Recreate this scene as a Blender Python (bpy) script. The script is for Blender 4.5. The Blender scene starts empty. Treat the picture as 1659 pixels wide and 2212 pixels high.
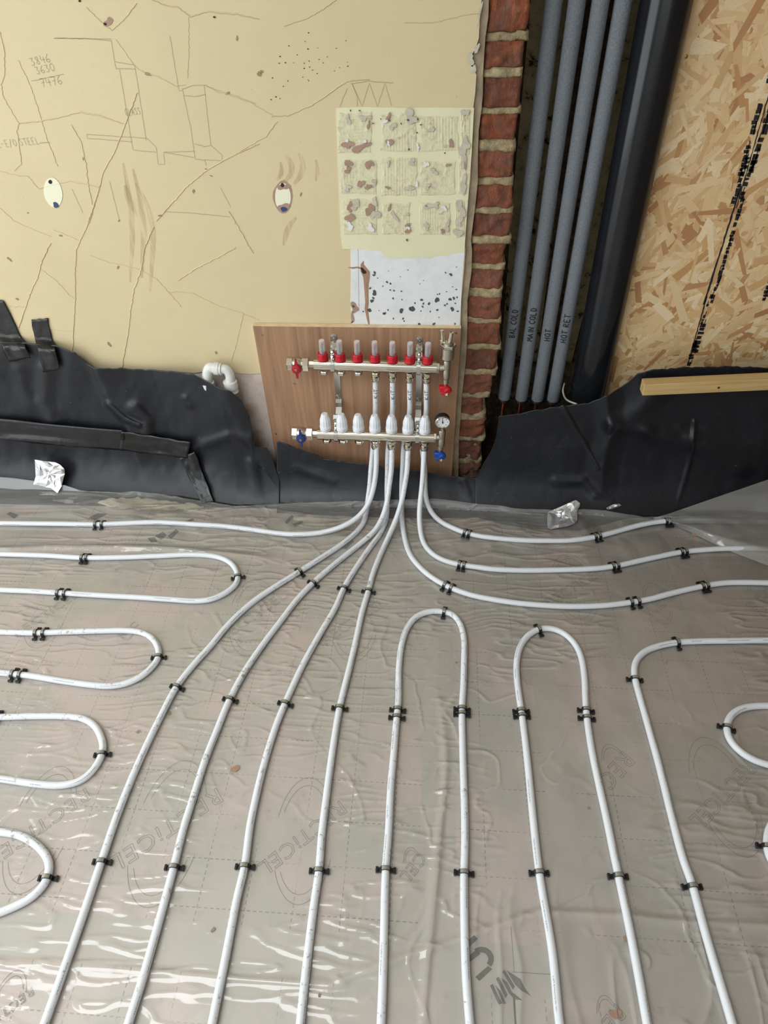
import bpy, bmesh, math, random
import numpy as np
from mathutils import Vector, Matrix

# ---------------------------------------------------------------- camera
SC = bpy.context.scene
FPX, PPX, PPY = 1400.0, 829.5, 1106.0            # focal length and centre, in pixels of a 1659 x 2212 frame
CAM = np.array([0.0, -1.715, 1.46])              # metres: wall at y = 0, sheeted floor at z = 0
def _n(v): return v / np.linalg.norm(v)
_d = _n(np.array([50.5, 1494.0, FPX])); _z = np.array([0, 0, 1.0])
_g = _n(_z - _z.dot(_d) * _d); _r = np.cross(_d, _g); _a = math.radians(5.2)
_Y = math.cos(_a) * _g + math.sin(_a) * _r; _X = np.cross(_d, _Y)
ROT = np.array([_X, _Y, -_d])                    # camera axes (right, down, forward) -> world
cam_data = bpy.data.cameras.new('camera'); cam = bpy.data.objects.new('camera', cam_data)
SC.collection.objects.link(cam)
cam_data.sensor_fit = 'VERTICAL'; cam_data.sensor_height = 36.0; cam_data.lens = FPX / 2212.0 * 36.0
cam_data.clip_start = 0.01
_m = np.eye(4); _m[:3, 0] = ROT[:, 0]; _m[:3, 1] = -ROT[:, 1]; _m[:3, 2] = -ROT[:, 2]; _m[:3, 3] = CAM
cam.matrix_world = Matrix(_m.tolist())
SC.camera = cam

SC.cycles.max_bounces = 6; SC.cycles.diffuse_bounces = 3; SC.cycles.glossy_bounces = 3; SC.cycles.transmission_bounces = 3; SC.cycles.transparent_max_bounces = 8
# ---------------------------------------------------------------- world and daylight
world = bpy.data.worlds.new('overcast_sky'); SC.world = world; world.use_nodes = True
_bg = world.node_tree.nodes['Background']
_bg.inputs[0].default_value = (0.86, 0.93, 1.0, 1); _bg.inputs[1].default_value = 0.9
def area(name, loc, rot, sx, sy, power, col):
    l = bpy.data.lights.new(name, 'AREA'); l.shape = 'RECTANGLE'; l.size = sx; l.size_y = sy
    l.energy = power; l.color = col
    o = bpy.data.objects.new(name, l); o.location = loc; o.rotation_euler = rot; SC.collection.objects.link(o)
    return o
# daylight in the glazed openings of the room: patio doors on the left, a wide window behind the camera; last, an added overhead fill lamp that brightens the floor
area('daylight_patio_doors', (-2.66, -1.75, 1.15), (0, math.radians(-90), 0), 2.1, 2.7, 64, (0.90, 0.96, 1.0))
area('daylight_rear_window', (-0.5, -4.36, 1.5), (math.radians(90), 0, 0), 3.2, 1.5, 16, (0.90, 0.96, 1.0))
area('overhead_floor_fill', (-1.2, -2.1, 2.47), (0, 0, 0), 1.8, 1.4, 62, (0.90, 0.96, 1.0))
SC.view_settings.view_transform = 'Standard'; SC.view_settings.look = 'None'
SC.view_settings.gamma = 1.0; SC.view_settings.use_curve_mapping = False
SC.view_settings.exposure = -0.38

# ---------------------------------------------------------------- geometry helpers
def ray(px, py): return ROT @ np.array([(px - PPX) / FPX, (py - PPY) / FPX, 1.0])
def onz(px, py, z=0.0):
    v = ray(px, py); return CAM + v * ((z - CAM[2]) / v[2])
def ony(px, py, y=0.0):
    v = ray(px, py); return CAM + v * ((y - CAM[1]) / v[1])
_bx = [-3.0, -1.2, -0.85, -0.64, -0.52, -0.45, 0.10, 0.20, 0.45, 0.62, 0.95, 3.0]
_by = [0.015, 0.015, 0.022, 0.06, 0.05, 0.045, 0.045, 0.05, 0.055, 0.06, 0.05, 0.05]
def curtain(x, z):                               # how far the draped sheets stand off the wall
    return np.interp(x, _bx, _by) + 0.085 * np.exp(-np.maximum(z, 0) / 0.06)
def rayv(px, py):
    px, py = np.broadcast_arrays(np.asarray(px, float), np.asarray(py, float))
    return np.stack([(px - PPX) / FPX, (py - PPY) / FPX, np.ones(px.shape)], -1) @ ROT.T
def hitv(px, py, off=0.0, zmin=0.0):             # first point of each sight line on the draped sheet or the floor
    v = rayv(px, py); a = np.full(v.shape[:-1], .6); b = np.full(v.shape[:-1], 4.5)
    for _ in range(40):
        t = (a + b) / 2; p = CAM + v * t[..., None]; far = p[..., 1] + curtain(p[..., 0], p[..., 2]) + off > 0
        b = np.where(far, t, b); a = np.where(far, a, t)
    p = CAM + v * b[..., None]; q = CAM + v * ((zmin - CAM[2]) / v[..., 2])[..., None]
    return np.where((p[..., 2] < zmin)[..., None], q, p)
def onyv(px, py, y=0.0):
    v = rayv(px, py); return CAM + v * ((y - CAM[1]) / v[..., 1])[..., None]
def hit(px, py, off=0.0, zmin=0.0): return hitv(px, py, off, zmin)

def vnoise(x, y, seed=0):                        # smooth 2-D value noise, -1..1
    x = np.asarray(x, float); y = np.asarray(y, float)
    xi = np.floor(x).astype(np.int64); yi = np.floor(y).astype(np.int64)
    fx = x - xi; fy = y - yi; fx = fx * fx * (3 - 2 * fx); fy = fy * fy * (3 - 2 * fy)
    def h(a, b):
        n = (a * 374761393 + b * 668265263 + seed * 974634777) & 0xffffffff
        n = ((n ^ (n >> 13)) * 1274126177) & 0xffffffff
        return ((n ^ (n >> 16)) & 0xffff) / 32767.5 - 1
    return (h(xi, yi) * (1 - fx) + h(xi + 1, yi) * fx) * (1 - fy) + (h(xi, yi + 1) * (1 - fx) + h(xi + 1, yi + 1) * fx) * fy
def fbm(x, y, seed=0, oct=4):
    s = 0; a = 1.0
    for i in range(oct):
        s = s + a * vnoise(np.asarray(x) * 2 ** i, np.asarray(y) * 2 ** i, seed + i); a *= 0.5
    return s

def link(o, parent=None):
    SC.collection.objects.link(o)
    if parent is not None: o.parent = parent
    return o
def tag(o, label=None, cat=None, group=None, kind=None):
    if label: o['label'] = label
    if cat: o['category'] = cat
    if group: o['group'] = group
    if kind: o['kind'] = kind
    return o
def empty(name, loc=(0, 0, 0), rot=(0, 0, 0)):
    o = bpy.data.objects.new(name, None); o.location = loc; o.rotation_euler = rot; o.empty_display_size = 0.03
    return link(o)

class MB:
    """collects boxes, turned pieces, tubes and ribbons; build() links them as one mesh object"""
    def __init__(s): s.v = []; s.f = []; s.uv = []; s.sm = []
    def add(s, verts, faces, uvs=None, smooth=False):
        b = len(s.v); s.v.extend([tuple(map(float, p)) for p in verts])
        for i, f in enumerate(faces):
            s.f.append(tuple(b + k for k in f)); s.sm.append(smooth)
            s.uv.append(uvs[i] if uvs else [(0, 0)] * len(f))
        return s
    def box(s, lo, hi, rotz=0, pivot=None, bev=0.0):
        x0, y0, z0 = lo; x1, y1, z1 = hi
        if bev <= 0:
            v = [(x, y, z) for z in (z0, z1) for y in (y0, y1) for x in (x0, x1)]
            return s.add(v, [(0, 2, 3, 1), (4, 5, 7, 6), (0, 1, 5, 4), (2, 6, 7, 3), (0, 4, 6, 2), (1, 3, 7, 5)])
        v = []; f = []
        def ring(z, i): return [(x0 + i, y0, z), (x1 - i, y0, z), (x1, y0 + i, z), (x1, y1 - i, z), (x1 - i, y1, z), (x0 + i, y1, z), (x0, y1 - i, z), (x0, y0 + i, z)]
        c = ((x0 + x1) / 2, (y0 + y1) / 2)
        def inset(r): return [(c[0] + (p[0] - c[0]) * (1 - 2 * bev / (x1 - x0)), c[1] + (p[1] - c[1]) * (1 - 2 * bev / (y1 - y0)), p[2]) for p in r]
        rs = [inset(ring(z0, bev)), ring(z0 + bev, bev), ring(z1 - bev, bev), inset(ring(z1, bev))]
        for r in rs: v += r
        for k in range(3):
            for i in range(8): f.append((k * 8 + i, k * 8 + (i + 1) % 8, k * 8 + 8 + (i + 1) % 8, k * 8 + 8 + i))
        f.append(tuple(range(7, -1, -1))); f.append(tuple(range(24, 32)))
        return s.add(v, f)
    def lathe(s, o, axis, prof, n=24, flute=None, smooth=True, phase=0.0, cap=True):
        o = Vector(o); a = Vector(axis).normalized()
        u = a.orthogonal().normalized()
        if abs(a.z) > 0.9: u = Vector((1, 0, 0))
        w = a.cross(u); v = []; f = []
        for k, (r, h) in enumerate(prof):
            for i in range(n):
                t = 2 * math.pi * i / n + phase; rr = r * (1 + (flute(k, i) if flute else 0))
                v.append(o + a * h + (u * math.cos(t) + w * math.sin(t)) * rr)
        for k in range(len(prof) - 1):
            for i in range(n): f.append((k * n + i, k * n + (i + 1) % n, (k + 1) * n + (i + 1) % n, (k + 1) * n + i))
        s.add(v, f, smooth=smooth)
        if cap:
            b = len(s.v) - len(v)
            for ring, rev in ((0, True), (len(prof) - 1, False)):
                if prof[ring][0] > 1e-6:
                    idx = [b + ring * n + i for i in range(n)]
                    s.f.append(tuple(idx[::-1] if rev else idx)); s.sm.append(False); s.uv.append([(0, 0)] * n)
        return s
    def hexnut(s, o, axis, r, h, phase=0.0):
        c = r * 0.07
        return s.lathe(o, axis, [(r * 0.93, 0), (r, c), (r, h - c), (r * 0.93, h)], 6, smooth=False, phase=phase)
    def tube(s, pts, r, n=14, cap=True, u0=0.0):
        P = np.array(pts, float); m = len(P)
        T = np.gradient(P, axis=0); T /= np.linalg.norm(T, axis=1)[:, None] + 1e-12
        up = np.array([0, 0, 1.0]) if abs(T[0][2]) < 0.9 else np.array([0, -1.0, 0])
        N = up - T[0] * up.dot(T[0]); N /= np.linalg.norm(N); v = []; f = []; uv = []
        L = np.concatenate([[0], np.cumsum(np.linalg.norm(np.diff(P, axis=0), axis=1))]) + u0
        R = r if hasattr(r, '__len__') else [r] * m
        for k in range(m):
            N = N - T[k] * N.dot(T[k]); N /= np.linalg.norm(N); B = np.cross(T[k], N)
            for i in range(n):
                t = 2 * math.pi * i / n
                v.append(P[k] + (N * math.cos(t) + B * math.sin(t)) * R[k])
        for k in range(m - 1):
            for i in range(n):
                f.append((k * n + i, k * n + (i + 1) % n, (k + 1) * n + (i + 1) % n, (k + 1) * n + i))
                a, b = i / n, (i + 1) / n
                uv.append([(L[k], a), (L[k], b), (L[k + 1], b), (L[k + 1], a)])
        s.add(v, f, uv, smooth=True)
        if cap:
            b = len(s.v) - len(v)
            s.f.append(tuple(b + i for i in range(n - 1, -1, -1))); s.f.append(tuple(b + (m - 1) * n + i for i in range(n)))
            s.sm += [False, False]; s.uv += [[(0, 0)] * n] * 2
        return s
    def ribbon(s, pts, nrm, w, h=0.0):
        """flat stroke along pts on a surface with normals nrm; h > 0 gives it a raised centre line"""
        P = np.array(pts, float); m = len(P); Nn = np.array(nrm, float)
        if Nn.ndim == 1: Nn = np.tile(Nn, (m, 1))
        T = np.gradient(P, axis=0) if m > 1 else np.array([[1, 0, 0]])
        S = np.cross(T, Nn); S /= np.linalg.norm(S, axis=1)[:, None] + 1e-12
        W = np.array(w if hasattr(w, '__len__') else [w] * m)[:, None] / 2
        v = list(P - S * W) + list(P + Nn * h) + list(P + S * W); f = []
        for k in range(m - 1):
            f += [(k, k + 1, m + k + 1, m + k), (m + k, m + k + 1, 2 * m + k + 1, 2 * m + k)]
        return s.add(v, f)
    def poly(s, pts, nrm, depth=0.0):
        n = len(pts); v = [np.array(p, float) for p in pts]
        if depth <= 0: return s.add(v, [tuple(range(n))])
        b = [p - np.array(nrm, float) * depth for p in v]
        return s.add(v + b, [tuple(range(n)), tuple(range(2 * n - 1, n - 1, -1))] + [(i, n + i, n + (i + 1) % n, (i + 1) % n) for i in range(n)])
    def build(s, name, mat, parent=None, recalc=True):
        me = bpy.data.meshes.new(name); me.from_pydata(s.v, [], s.f)
        me.polygons.foreach_set('use_smooth', s.sm)
        ul = me.uv_layers.new(name='UVMap'); flat = [c for f in s.uv for p in f for c in p]
        if len(flat) == 2 * len(me.loops): ul.data.foreach_set('uv', flat)
        if recalc:
            bm = bmesh.new(); bm.from_mesh(me); bmesh.ops.recalc_face_normals(bm, faces=bm.faces); bm.to_mesh(me); bm.free()
        if any(s.sm): me.set_sharp_from_angle(angle=.65)
        me.materials.append(mat); me.update()
        return link(bpy.data.objects.new(name, me), parent)

def grid_mesh(name, P, mat, parent=None, thick=0.0, smooth=True, flip=False):
    """P[rows, cols, 3] -> one quad sheet"""
    ny, nx = P.shape[:2]; me = bpy.data.meshes.new(name)
    V = P.reshape(-1, 3); i = np.arange(ny * nx).reshape(ny, nx)
    F = np.stack([i[:-1, :-1], i[:-1, 1:], i[1:, 1:], i[1:, :-1]], -1).reshape(-1, 4)
    if flip: F = F[:, ::-1]
    me.vertices.add(len(V)); me.vertices.foreach_set('co', V.astype(np.float32).ravel())
    me.loops.add(F.size); me.loops.foreach_set('vertex_index', F.astype(np.int32).ravel())
    me.polygons.add(len(F)); me.polygons.foreach_set('loop_start', np.arange(0, F.size, 4, dtype=np.int32))
    me.update(calc_edges=True)
    me.polygons.foreach_set('use_smooth', [smooth] * len(F)); me.materials.append(mat)
    o = link(bpy.data.objects.new(name, me), parent)
    if thick:
        md = o.modifiers.new('thickness', 'SOLIDIFY'); md.thickness = thick; md.offset = -1
    return o

def spline(pts, step=0.008):
    """Catmull-Rom through pts, resampled evenly"""
    P = np.array(pts, float); P = np.vstack([2 * P[0] - P[1], P, 2 * P[-1] - P[-2]]); out = []
    for k in range(1, len(P) - 2):
        p0, p1, p2, p3 = P[k - 1:k + 3]
        d1 = max(np.linalg.norm(p1 - p0) ** .5, 1e-4); d2 = max(np.linalg.norm(p2 - p1) ** .5, 1e-4); d3 = max(np.linalg.norm(p3 - p2) ** .5, 1e-4)
        m1 = (p1 - p0) / d1 - (p2 - p0) / (d1 + d2) + (p2 - p1) / d2; m2 = (p2 - p1) / d2 - (p3 - p1) / (d2 + d3) + (p3 - p2) / d3
        m1 *= d2; m2 *= d2
        for t in np.linspace(0, 1, 12, endpoint=False):
            out.append((2 * t ** 3 - 3 * t ** 2 + 1) * p1 + (t ** 3 - 2 * t ** 2 + t) * m1 + (-2 * t ** 3 + 3 * t ** 2) * p2 + (t ** 3 - t ** 2) * m2)
    out.append(P[-2]); out = np.array(out)
    L = np.concatenate([[0], np.cumsum(np.linalg.norm(np.diff(out, axis=0), axis=1))])
    n = max(3, int(L[-1] / step)); q = np.linspace(0, L[-1], n)
    return np.stack([np.interp(q, L, out[:, c]) for c in range(3)], 1)
def smooth_path(P, it=2):
    P = P.copy()
    for _ in range(it): P[1:-1] = (P[:-2] + 2 * P[1:-1] + P[2:]) / 4
    return P
def blob_pts(n, rough, rng):
    ph = [rng.uniform(0, 6.28) for _ in range(4)]; am = [rough * rng.uniform(.4, 1) / (k + 1) for k in range(4)]
    return [(math.cos(t) * r, math.sin(t) * r) for t in [2 * math.pi * i / n for i in range(n)]
            for r in [1 + sum(a * math.sin((k + 2) * t + p) for k, (a, p) in enumerate(zip(am, ph)))]]

# ---------------------------------------------------------------- materials
def new_mat(name):
    m = bpy.data.materials.new(name); m.use_nodes = True
    nt = m.node_tree; return m, nt, nt.nodes['Principled BSDF']
def N(nt, kind, **kw):
    n = nt.nodes.new(kind)
    for k, v in kw.items():
        if k.startswith('i_'): n.inputs[int(k[2:])].default_value = v
        else: setattr(n, k, v)
    return n
def rgb(r, g, b):                                # 8-bit screen colour -> linear
    f = lambda c: (c / 255 / 12.92) if c <= 10 else ((c / 255 + .055) / 1.055) ** 2.4
    return (f(r), f(g), f(b), 1)
def math_n(nt, op, a, b=None, c=None):
    n = nt.nodes.new('ShaderNodeMath'); n.operation = op
    for i, v in enumerate((a, b, c)):
        if v is None: continue
        if isinstance(v, (int, float)): n.inputs[i].default_value = v
        else: nt.links.new(v, n.inputs[i])
    return n.outputs[0]
def coords(nt, scale=(1, 1, 1), rot=(0, 0, 0), which='Object'):
    t = nt.nodes.new('ShaderNodeTexCoord'); mp = nt.nodes.new('ShaderNodeMapping')
    mp.inputs['Scale'].default_value = scale; mp.inputs['Rotation'].default_value = rot
    nt.links.new(t.outputs[which], mp.inputs[0]); return mp.outputs[0]
def noise(nt, vec, scale, detail=4, rough=.55, dist=0.0):
    n = nt.nodes.new('ShaderNodeTexNoise'); n.inputs['Scale'].default_value = scale; n.inputs['Detail'].default_value = detail
    n.inputs['Roughness'].default_value = rough; n.inputs['Distortion'].default_value = dist
    nt.links.new(vec, n.inputs['Vector']); return n.outputs['Fac']
def ramp(nt, fac, stops, interp='LINEAR'):
    r = nt.nodes.new('ShaderNodeValToRGB'); cr = r.color_ramp; cr.interpolation = interp
    while len(cr.elements) < len(stops): cr.elements.new(0.5)
    for e, (p, c) in zip(cr.elements, stops): e.position = p; e.color = c if len(c) == 4 else (*c, 1)
    nt.links.new(fac, r.inputs[0]); return r.outputs[0]
def mixc(nt, fac, a, b, mode='MIX'):
    n = nt.nodes.new('ShaderNodeMix'); n.data_type = 'RGBA'; n.blend_type = mode
    for i, v in ((0, fac), (6, a), (7, b)):
        if isinstance(v, (int, float)): n.inputs[i].default_value = v
        elif isinstance(v, tuple): n.inputs[i].default_value = v
        else: nt.links.new(v, n.inputs[i])
    return n.outputs[2]
def bump(nt, bsdf, h, strength=.3, dist=.002):
    b = nt.nodes.new('ShaderNodeBump'); b.inputs['Strength'].default_value = strength; b.inputs['Distance'].default_value = dist
    nt.links.new(h, b.inputs['Height']); nt.links.new(b.outputs[0], bsdf.inputs['Normal']); return b
def plain(name, col, rough=.5, metal=0.0, var=0.0, vscale=40, bscale=0, bstr=.2, bdist=.001, spec=None, coat=0):
    m, nt, b = new_mat(name); b.inputs['Roughness'].default_value = rough; b.inputs['Metallic'].default_value = metal
    b.inputs['Base Color'].default_value = col
    if spec is not None: b.inputs['Specular IOR Level'].default_value = spec
    if coat: b.inputs['Coat Weight'].default_value = coat
    if var or bscale:
        v = coords(nt)
        if var:
            f = noise(nt, v, vscale, 5)
            lo = tuple(c * (1 - var) for c in col[:3]) + (1,); hi = tuple(min(1, c * (1 + var)) for c in col[:3]) + (1,)
            nt.links.new(ramp(nt, f, [(.3, lo), (.7, hi)]), b.inputs['Base Color'])
        if bscale: bump(nt, b, noise(nt, v, bscale, 5), bstr, bdist)
    return m

M = {}
def mk_plaster():
    m, nt, b = new_mat('cream_painted_plaster'); v = coords(nt)
    f = noise(nt, v, 2.2, 5, .6); c = ramp(nt, f, [(.3, rgb(207, 189, 149)), (.7, rgb(215, 197, 156))])
    s = noise(nt, v, 34, 6, .7); c = mixc(nt, ramp(nt, s, [(.60, (0, 0, 0)), (.78, (.35, .35, .35))]), c, rgb(200, 178, 132))
    sp = noise(nt, v, 160, 2, .5); c = mixc(nt, ramp(nt, sp, [(.73, (0, 0, 0)), (.77, (.6, .6, .6))]), c, rgb(140, 120, 90))
    nt.links.new(c, b.inputs['Base Color']); b.inputs['Roughness'].default_value = .62
    h = noise(nt, v, 260, 3); h2 = noise(nt, v, 9, 4)
    bump(nt, b, math_n(nt, 'ADD', math_n(nt, 'MULTIPLY', h, .25), math_n(nt, 'MULTIPLY', h2, 1.5)), .25, .0025)
    return m
M['plaster'] = mk_plaster()
def mk_patch():
    m, nt, b = new_mat('pale_yellow_old_paint'); v = coords(nt)
    f = noise(nt, v, 12, 5, .6); c = ramp(nt, f, [(.3, rgb(221, 216, 178)), (.7, rgb(228, 223, 186))])
    s = noise(nt, v, 70, 5, .7); c = mixc(nt, ramp(nt, s, [(.62, (0, 0, 0)), (.72, (.5, .5, .5))]), c, rgb(196, 184, 140))
    nt.links.new(c, b.inputs['Base Color']); b.inputs['Roughness'].default_value = .6
    bump(nt, b, noise(nt, v, 120, 4), .25, .001); return m
M['patch'] = mk_patch()
def mk_adhesive():
    m, nt, b = new_mat('tile_adhesive_under_paint'); v = coords(nt)
    s = noise(nt, v, 95, 6, .75, .6); f = noise(nt, v, 14, 3)
    k = math_n(nt, 'ADD', math_n(nt, 'MULTIPLY', s, .75), math_n(nt, 'MULTIPLY', f, .35))
    c = ramp(nt, k, [(.40, rgb(222, 217, 180)), (.58, rgb(217, 210, 174)), (.63, rgb(204, 194, 162)), (.72, rgb(186, 172, 148)), (.78, rgb(200, 192, 180))])
    nt.links.new(c, b.inputs['Base Color']); b.inputs['Roughness'].default_value = .8
    bump(nt, b, s, .7, .002); return m
M['adhesive'] = mk_adhesive()
def mk_white():
    m, nt, b = new_mat('bare_white_plaster'); v = coords(nt)
    f = noise(nt, v, 16, 6, .7); c = ramp(nt, f, [(.3, rgb(214, 215, 213)), (.55, rgb(228, 229, 228)), (.8, rgb(222, 214, 206))])
    nt.links.new(c, b.inputs['Base Color']); b.inputs['Roughness'].default_value = .6; return m
M['white_plaster'] = mk_white()
def mk_pink():
    m, nt, b = new_mat('bare_pink_plaster'); v = coords(nt)
    f = noise(nt, v, 9, 6, .65); c = ramp(nt, f, [(.3, rgb(196, 172, 158)), (.5, rgb(208, 194, 186)), (.7, rgb(176, 150, 134))])
    s = noise(nt, v, 70, 3, .6); c = mixc(nt, ramp(nt, s, [(.7, (0, 0, 0)), (.74, (.8, .8, .8))]), c, rgb(80, 70, 62))
    nt.links.new(c, b.inputs['Base Color']); b.inputs['Roughness'].default_value = .8
    bump(nt, b, f, .4, .003); return m
M['pink'] = mk_pink()
M['backing'] = plain('grey_brown_backing_coat', rgb(158, 142, 116), .9, var=.25, vscale=30, bscale=60, bstr=.8, bdist=.004)
def mk_brick():
    m, nt, b = new_mat('old_red_brick'); v = coords(nt)
    oi = nt.nodes.new('ShaderNodeObjectInfo')
    base = ramp(nt, oi.outputs['Random'], [(0, rgb(130, 78, 56)), (.35, rgb(164, 90, 58)), (.65, rgb(142, 92, 72)), (1, rgb(172, 92, 54))])
    f = noise(nt, v, 28, 6, .7, .8); c = mixc(nt, ramp(nt, f, [(.42, (0, 0, 0)), (.62, (.85, .85, .85))]), base, rgb(122, 84, 68))
    g = noise(nt, v, 9, 5, .7); c = mixc(nt, ramp(nt, g, [(.56, (0, 0, 0)), (.70, (.75, .75, .75))]), c, rgb(146, 126, 110))
    d = noise(nt, v, 60, 4, .7); c = mixc(nt, ramp(nt, d, [(.64, (0, 0, 0)), (.75, (.8, .8, .8))]), c, rgb(74, 50, 42))
    e = noise(nt, coords(nt, (1, 1, .35)), 90, 6, .8, 1.2); c = mixc(nt, ramp(nt, e, [(.58, (0, 0, 0)), (.70, (.7, .7, .7))]), c, rgb(84, 50, 40))
    e2 = noise(nt, v, 130, 4, .7); c = mixc(nt, ramp(nt, e2, [(.60, (0, 0, 0)), (.72, (.55, .55, .55))]), c, rgb(196, 120, 84))
    nt.links.new(c, b.inputs['Base Color']); b.inputs['Roughness'].default_value = .92
    bump(nt, b, math_n(nt, 'ADD', f, math_n(nt, 'ADD', math_n(nt, 'MULTIPLY', d, .6), math_n(nt, 'MULTIPLY', e, .8))), 1.0, .008); return m
M['brick'] = mk_brick()
M['mortar'] = plain('sandy_mortar', rgb(160, 144, 110), .95, var=.35, vscale=60, bscale=90, bstr=.9, bdist=.005)
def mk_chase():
    m, nt, b = new_mat('shaded_sooty_brickwork'); v = coords(nt)
    f = noise(nt, v, 12, 6, .75, .5); c = ramp(nt, f, [(.35, rgb(40, 30, 24)), (.5, rgb(72, 56, 42)), (.6, rgb(104, 92, 66)), (.75, rgb(54, 42, 34))])  # dark old brick and soot, with some of the recess shade mixed into the colour
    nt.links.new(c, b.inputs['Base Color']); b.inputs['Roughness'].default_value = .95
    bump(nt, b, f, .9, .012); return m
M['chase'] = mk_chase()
def mk_olive():
    m, nt, b = new_mat('olive_flaking_render'); v = coords(nt)
    f = noise(nt, v, 26, 6, .75, .4); c = ramp(nt, f, [(.42, rgb(164, 150, 112)), (.57, rgb(140, 126, 94)), (.61, rgb(40, 32, 26)), (.8, rgb(26, 20, 18))])
    nt.links.new(c, b.inputs['Base Color']); b.inputs['Roughness'].default_value = .95; return m
M['olive'] = mk_olive()
M['lag'] = plain('grey_foam_lagging', rgb(114, 119, 124), .9, var=.22, vscale=260, bscale=260, bstr=.9, bdist=.002)
M['soil'] = plain('gloss_black_plastic_pipe', (.010, .011, .013, 1), .18, var=.2, vscale=9, spec=.42)
M['copper'] = plain('tarnished_copper', rgb(196, 120, 84), .32, 1.0, var=.3, vscale=60)
M['black_plastic'] = plain('matt_black_plastic', (.012, .012, .013, 1), .45)
def mk_ply():
    m, nt, b = new_mat('brown_plywood_face'); v = coords(nt, (34, 34, 1.6))
    f = noise(nt, v, 1.6, 6, .62, .7); v2 = coords(nt, (160, 160, 6)); g = noise(nt, v2, 1.0, 3)
    c = ramp(nt, f, [(.28, rgb(136, 102, 76)), (.5, rgb(164, 126, 96)), (.72, rgb(182, 144, 111))])
    c = mixc(nt, math_n(nt, 'MULTIPLY', g, .35), c, rgb(128, 94, 70)); nt.links.new(c, b.inputs['Base Color'])
    b.inputs['Roughness'].default_value = .6; bump(nt, b, g, .15, .001); return m
M['ply'] = mk_ply()
M['ply_edge'] = plain('pale_plywood_edge', rgb(226, 200, 160), .7, var=.15, vscale=30)
def mk_timber():
    m, nt, b = new_mat('sawn_softwood'); v = coords(nt, (1.5, 60, 60)); f = noise(nt, v, 1.5, 6, .6, .5)
    c = ramp(nt, f, [(.3, rgb(176, 142, 88)), (.55, rgb(206, 174, 118)), (.75, rgb(190, 154, 98))])
    nt.links.new(c, b.inputs['Base Color']); b.inputs['Roughness'].default_value = .65; bump(nt, b, f, .2, .001); return m
M['timber'] = mk_timber()
def mk_osb(name, stops):
    m, nt, b = new_mat(name); g = nt.nodes.new('ShaderNodeNewGeometry')
    base = ramp(nt, g.outputs['Random Per Island'], stops)
    uv = coords(nt, (4, 120, 1), which='UV'); f = noise(nt, uv, 1.4, 5, .6)
    c = mixc(nt, ramp(nt, f, [(.35, (0, 0, 0)), (.7, (.5, .5, .5))]), base, rgb(196, 154, 104))
    nt.links.new(c, b.inputs['Base Color']); b.inputs['Roughness'].default_value = .6
    bump(nt, b, f, .25, .001); return m
M['osb'] = mk_osb('strand_board', [(0, rgb(206, 166, 112)), (.15, rgb(242, 214, 166)), (.3, rgb(222, 184, 128)), (.45, rgb(250, 230, 190)), (.6, rgb(214, 172, 116)), (.75, rgb(244, 216, 166)), (.88, rgb(198, 150, 98)), (1, rgb(176, 122, 82))])
M['ink'] = plain('black_print', (.012, .012, .014, 1), .6)
M['marker'] = plain('black_marker', (.016, .016, .018, 1), .55)
M['pencil'] = plain('pencil_graphite', rgb(158, 146, 120), .6)
M['crack_shade'] = plain('crack_shade_line', rgb(172, 152, 114), .8); M['scratch'] = plain('dark_scuff', rgb(148, 128, 102), .8)
M['chip_brown'] = plain('brown_chipped_plaster', rgb(168, 138, 120), .9, var=.12, vscale=80, bscale=90, bstr=.6)
M['chip_grey'] = plain('grey_chipped_plaster', rgb(196, 186, 168), .9, var=.12, vscale=80, bscale=90, bstr=.6)
M['chip_white'] = plain('white_chipped_plaster', rgb(226, 224, 222), .8)
M['splat'] = plain('dark_grey_splash', rgb(78, 80, 74), .7)
M['oval'] = plain('pale_paint_under_fitting', rgb(232, 230, 200), .6)
M['drip'] = plain('brown_drip_stain', rgb(166, 128, 104), .8, var=.1)
M['hole'] = plain('dark_hole', rgb(46, 36, 30), .9)
M['blue_plug'] = plain('blue_wall_plug', rgb(44, 66, 108), .5)
def mk_smear():
    m, nt, b = new_mat('brown_rubbed_smear'); v = coords(nt, (60, 60, 5)); f = noise(nt, v, 1.2, 5, .7)
    b.inputs['Base Color'].default_value = rgb(180, 148, 96); b.inputs['Roughness'].default_value = .7
    nt.links.new(ramp(nt, f, [(.35, (0, 0, 0)), (.80, (.45, .45, .45))]), b.inputs['Alpha']); return m
M['smear'] = mk_smear()
def mk_dpm():
    m, nt, b = new_mat('black_damp_proof_sheet'); v = coords(nt)
    f = noise(nt, v, 5, 5, .6); c = ramp(nt, f, [(.3, rgb(16, 18, 24)), (.7, rgb(24, 26, 33))])
    d = noise(nt, v, 14, 8, .8); c = mixc(nt, ramp(nt, d, [(.60, (0, 0, 0)), (.80, (.22, .22, .22))]), c, rgb(110, 114, 116))
    sp = noise(nt, v, 190, 2, .5); c = mixc(nt, ramp(nt, sp, [(.74, (0, 0, 0)), (.78, (.5, .5, .5))]), c, rgb(150, 150, 148))
    nt.links.new(c, b.inputs['Base Color']); b.inputs['Roughness'].default_value = .42; b.inputs['Specular IOR Level'].default_value = .5
    h = noise(nt, v, 22, 4, .5, .6); bump(nt, b, h, .25, .004); return m
M['dpm'] = mk_dpm()
M['tape'] = plain('black_sealing_tape', rgb(28, 28, 27), .28, var=.4, vscale=24, bscale=40, bstr=.5, bdist=.003)
M['foil'] = plain('crumpled_foil_tape', rgb(240, 240, 240), .22, .75, bscale=42, bstr=.5, bdist=.004)
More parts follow.
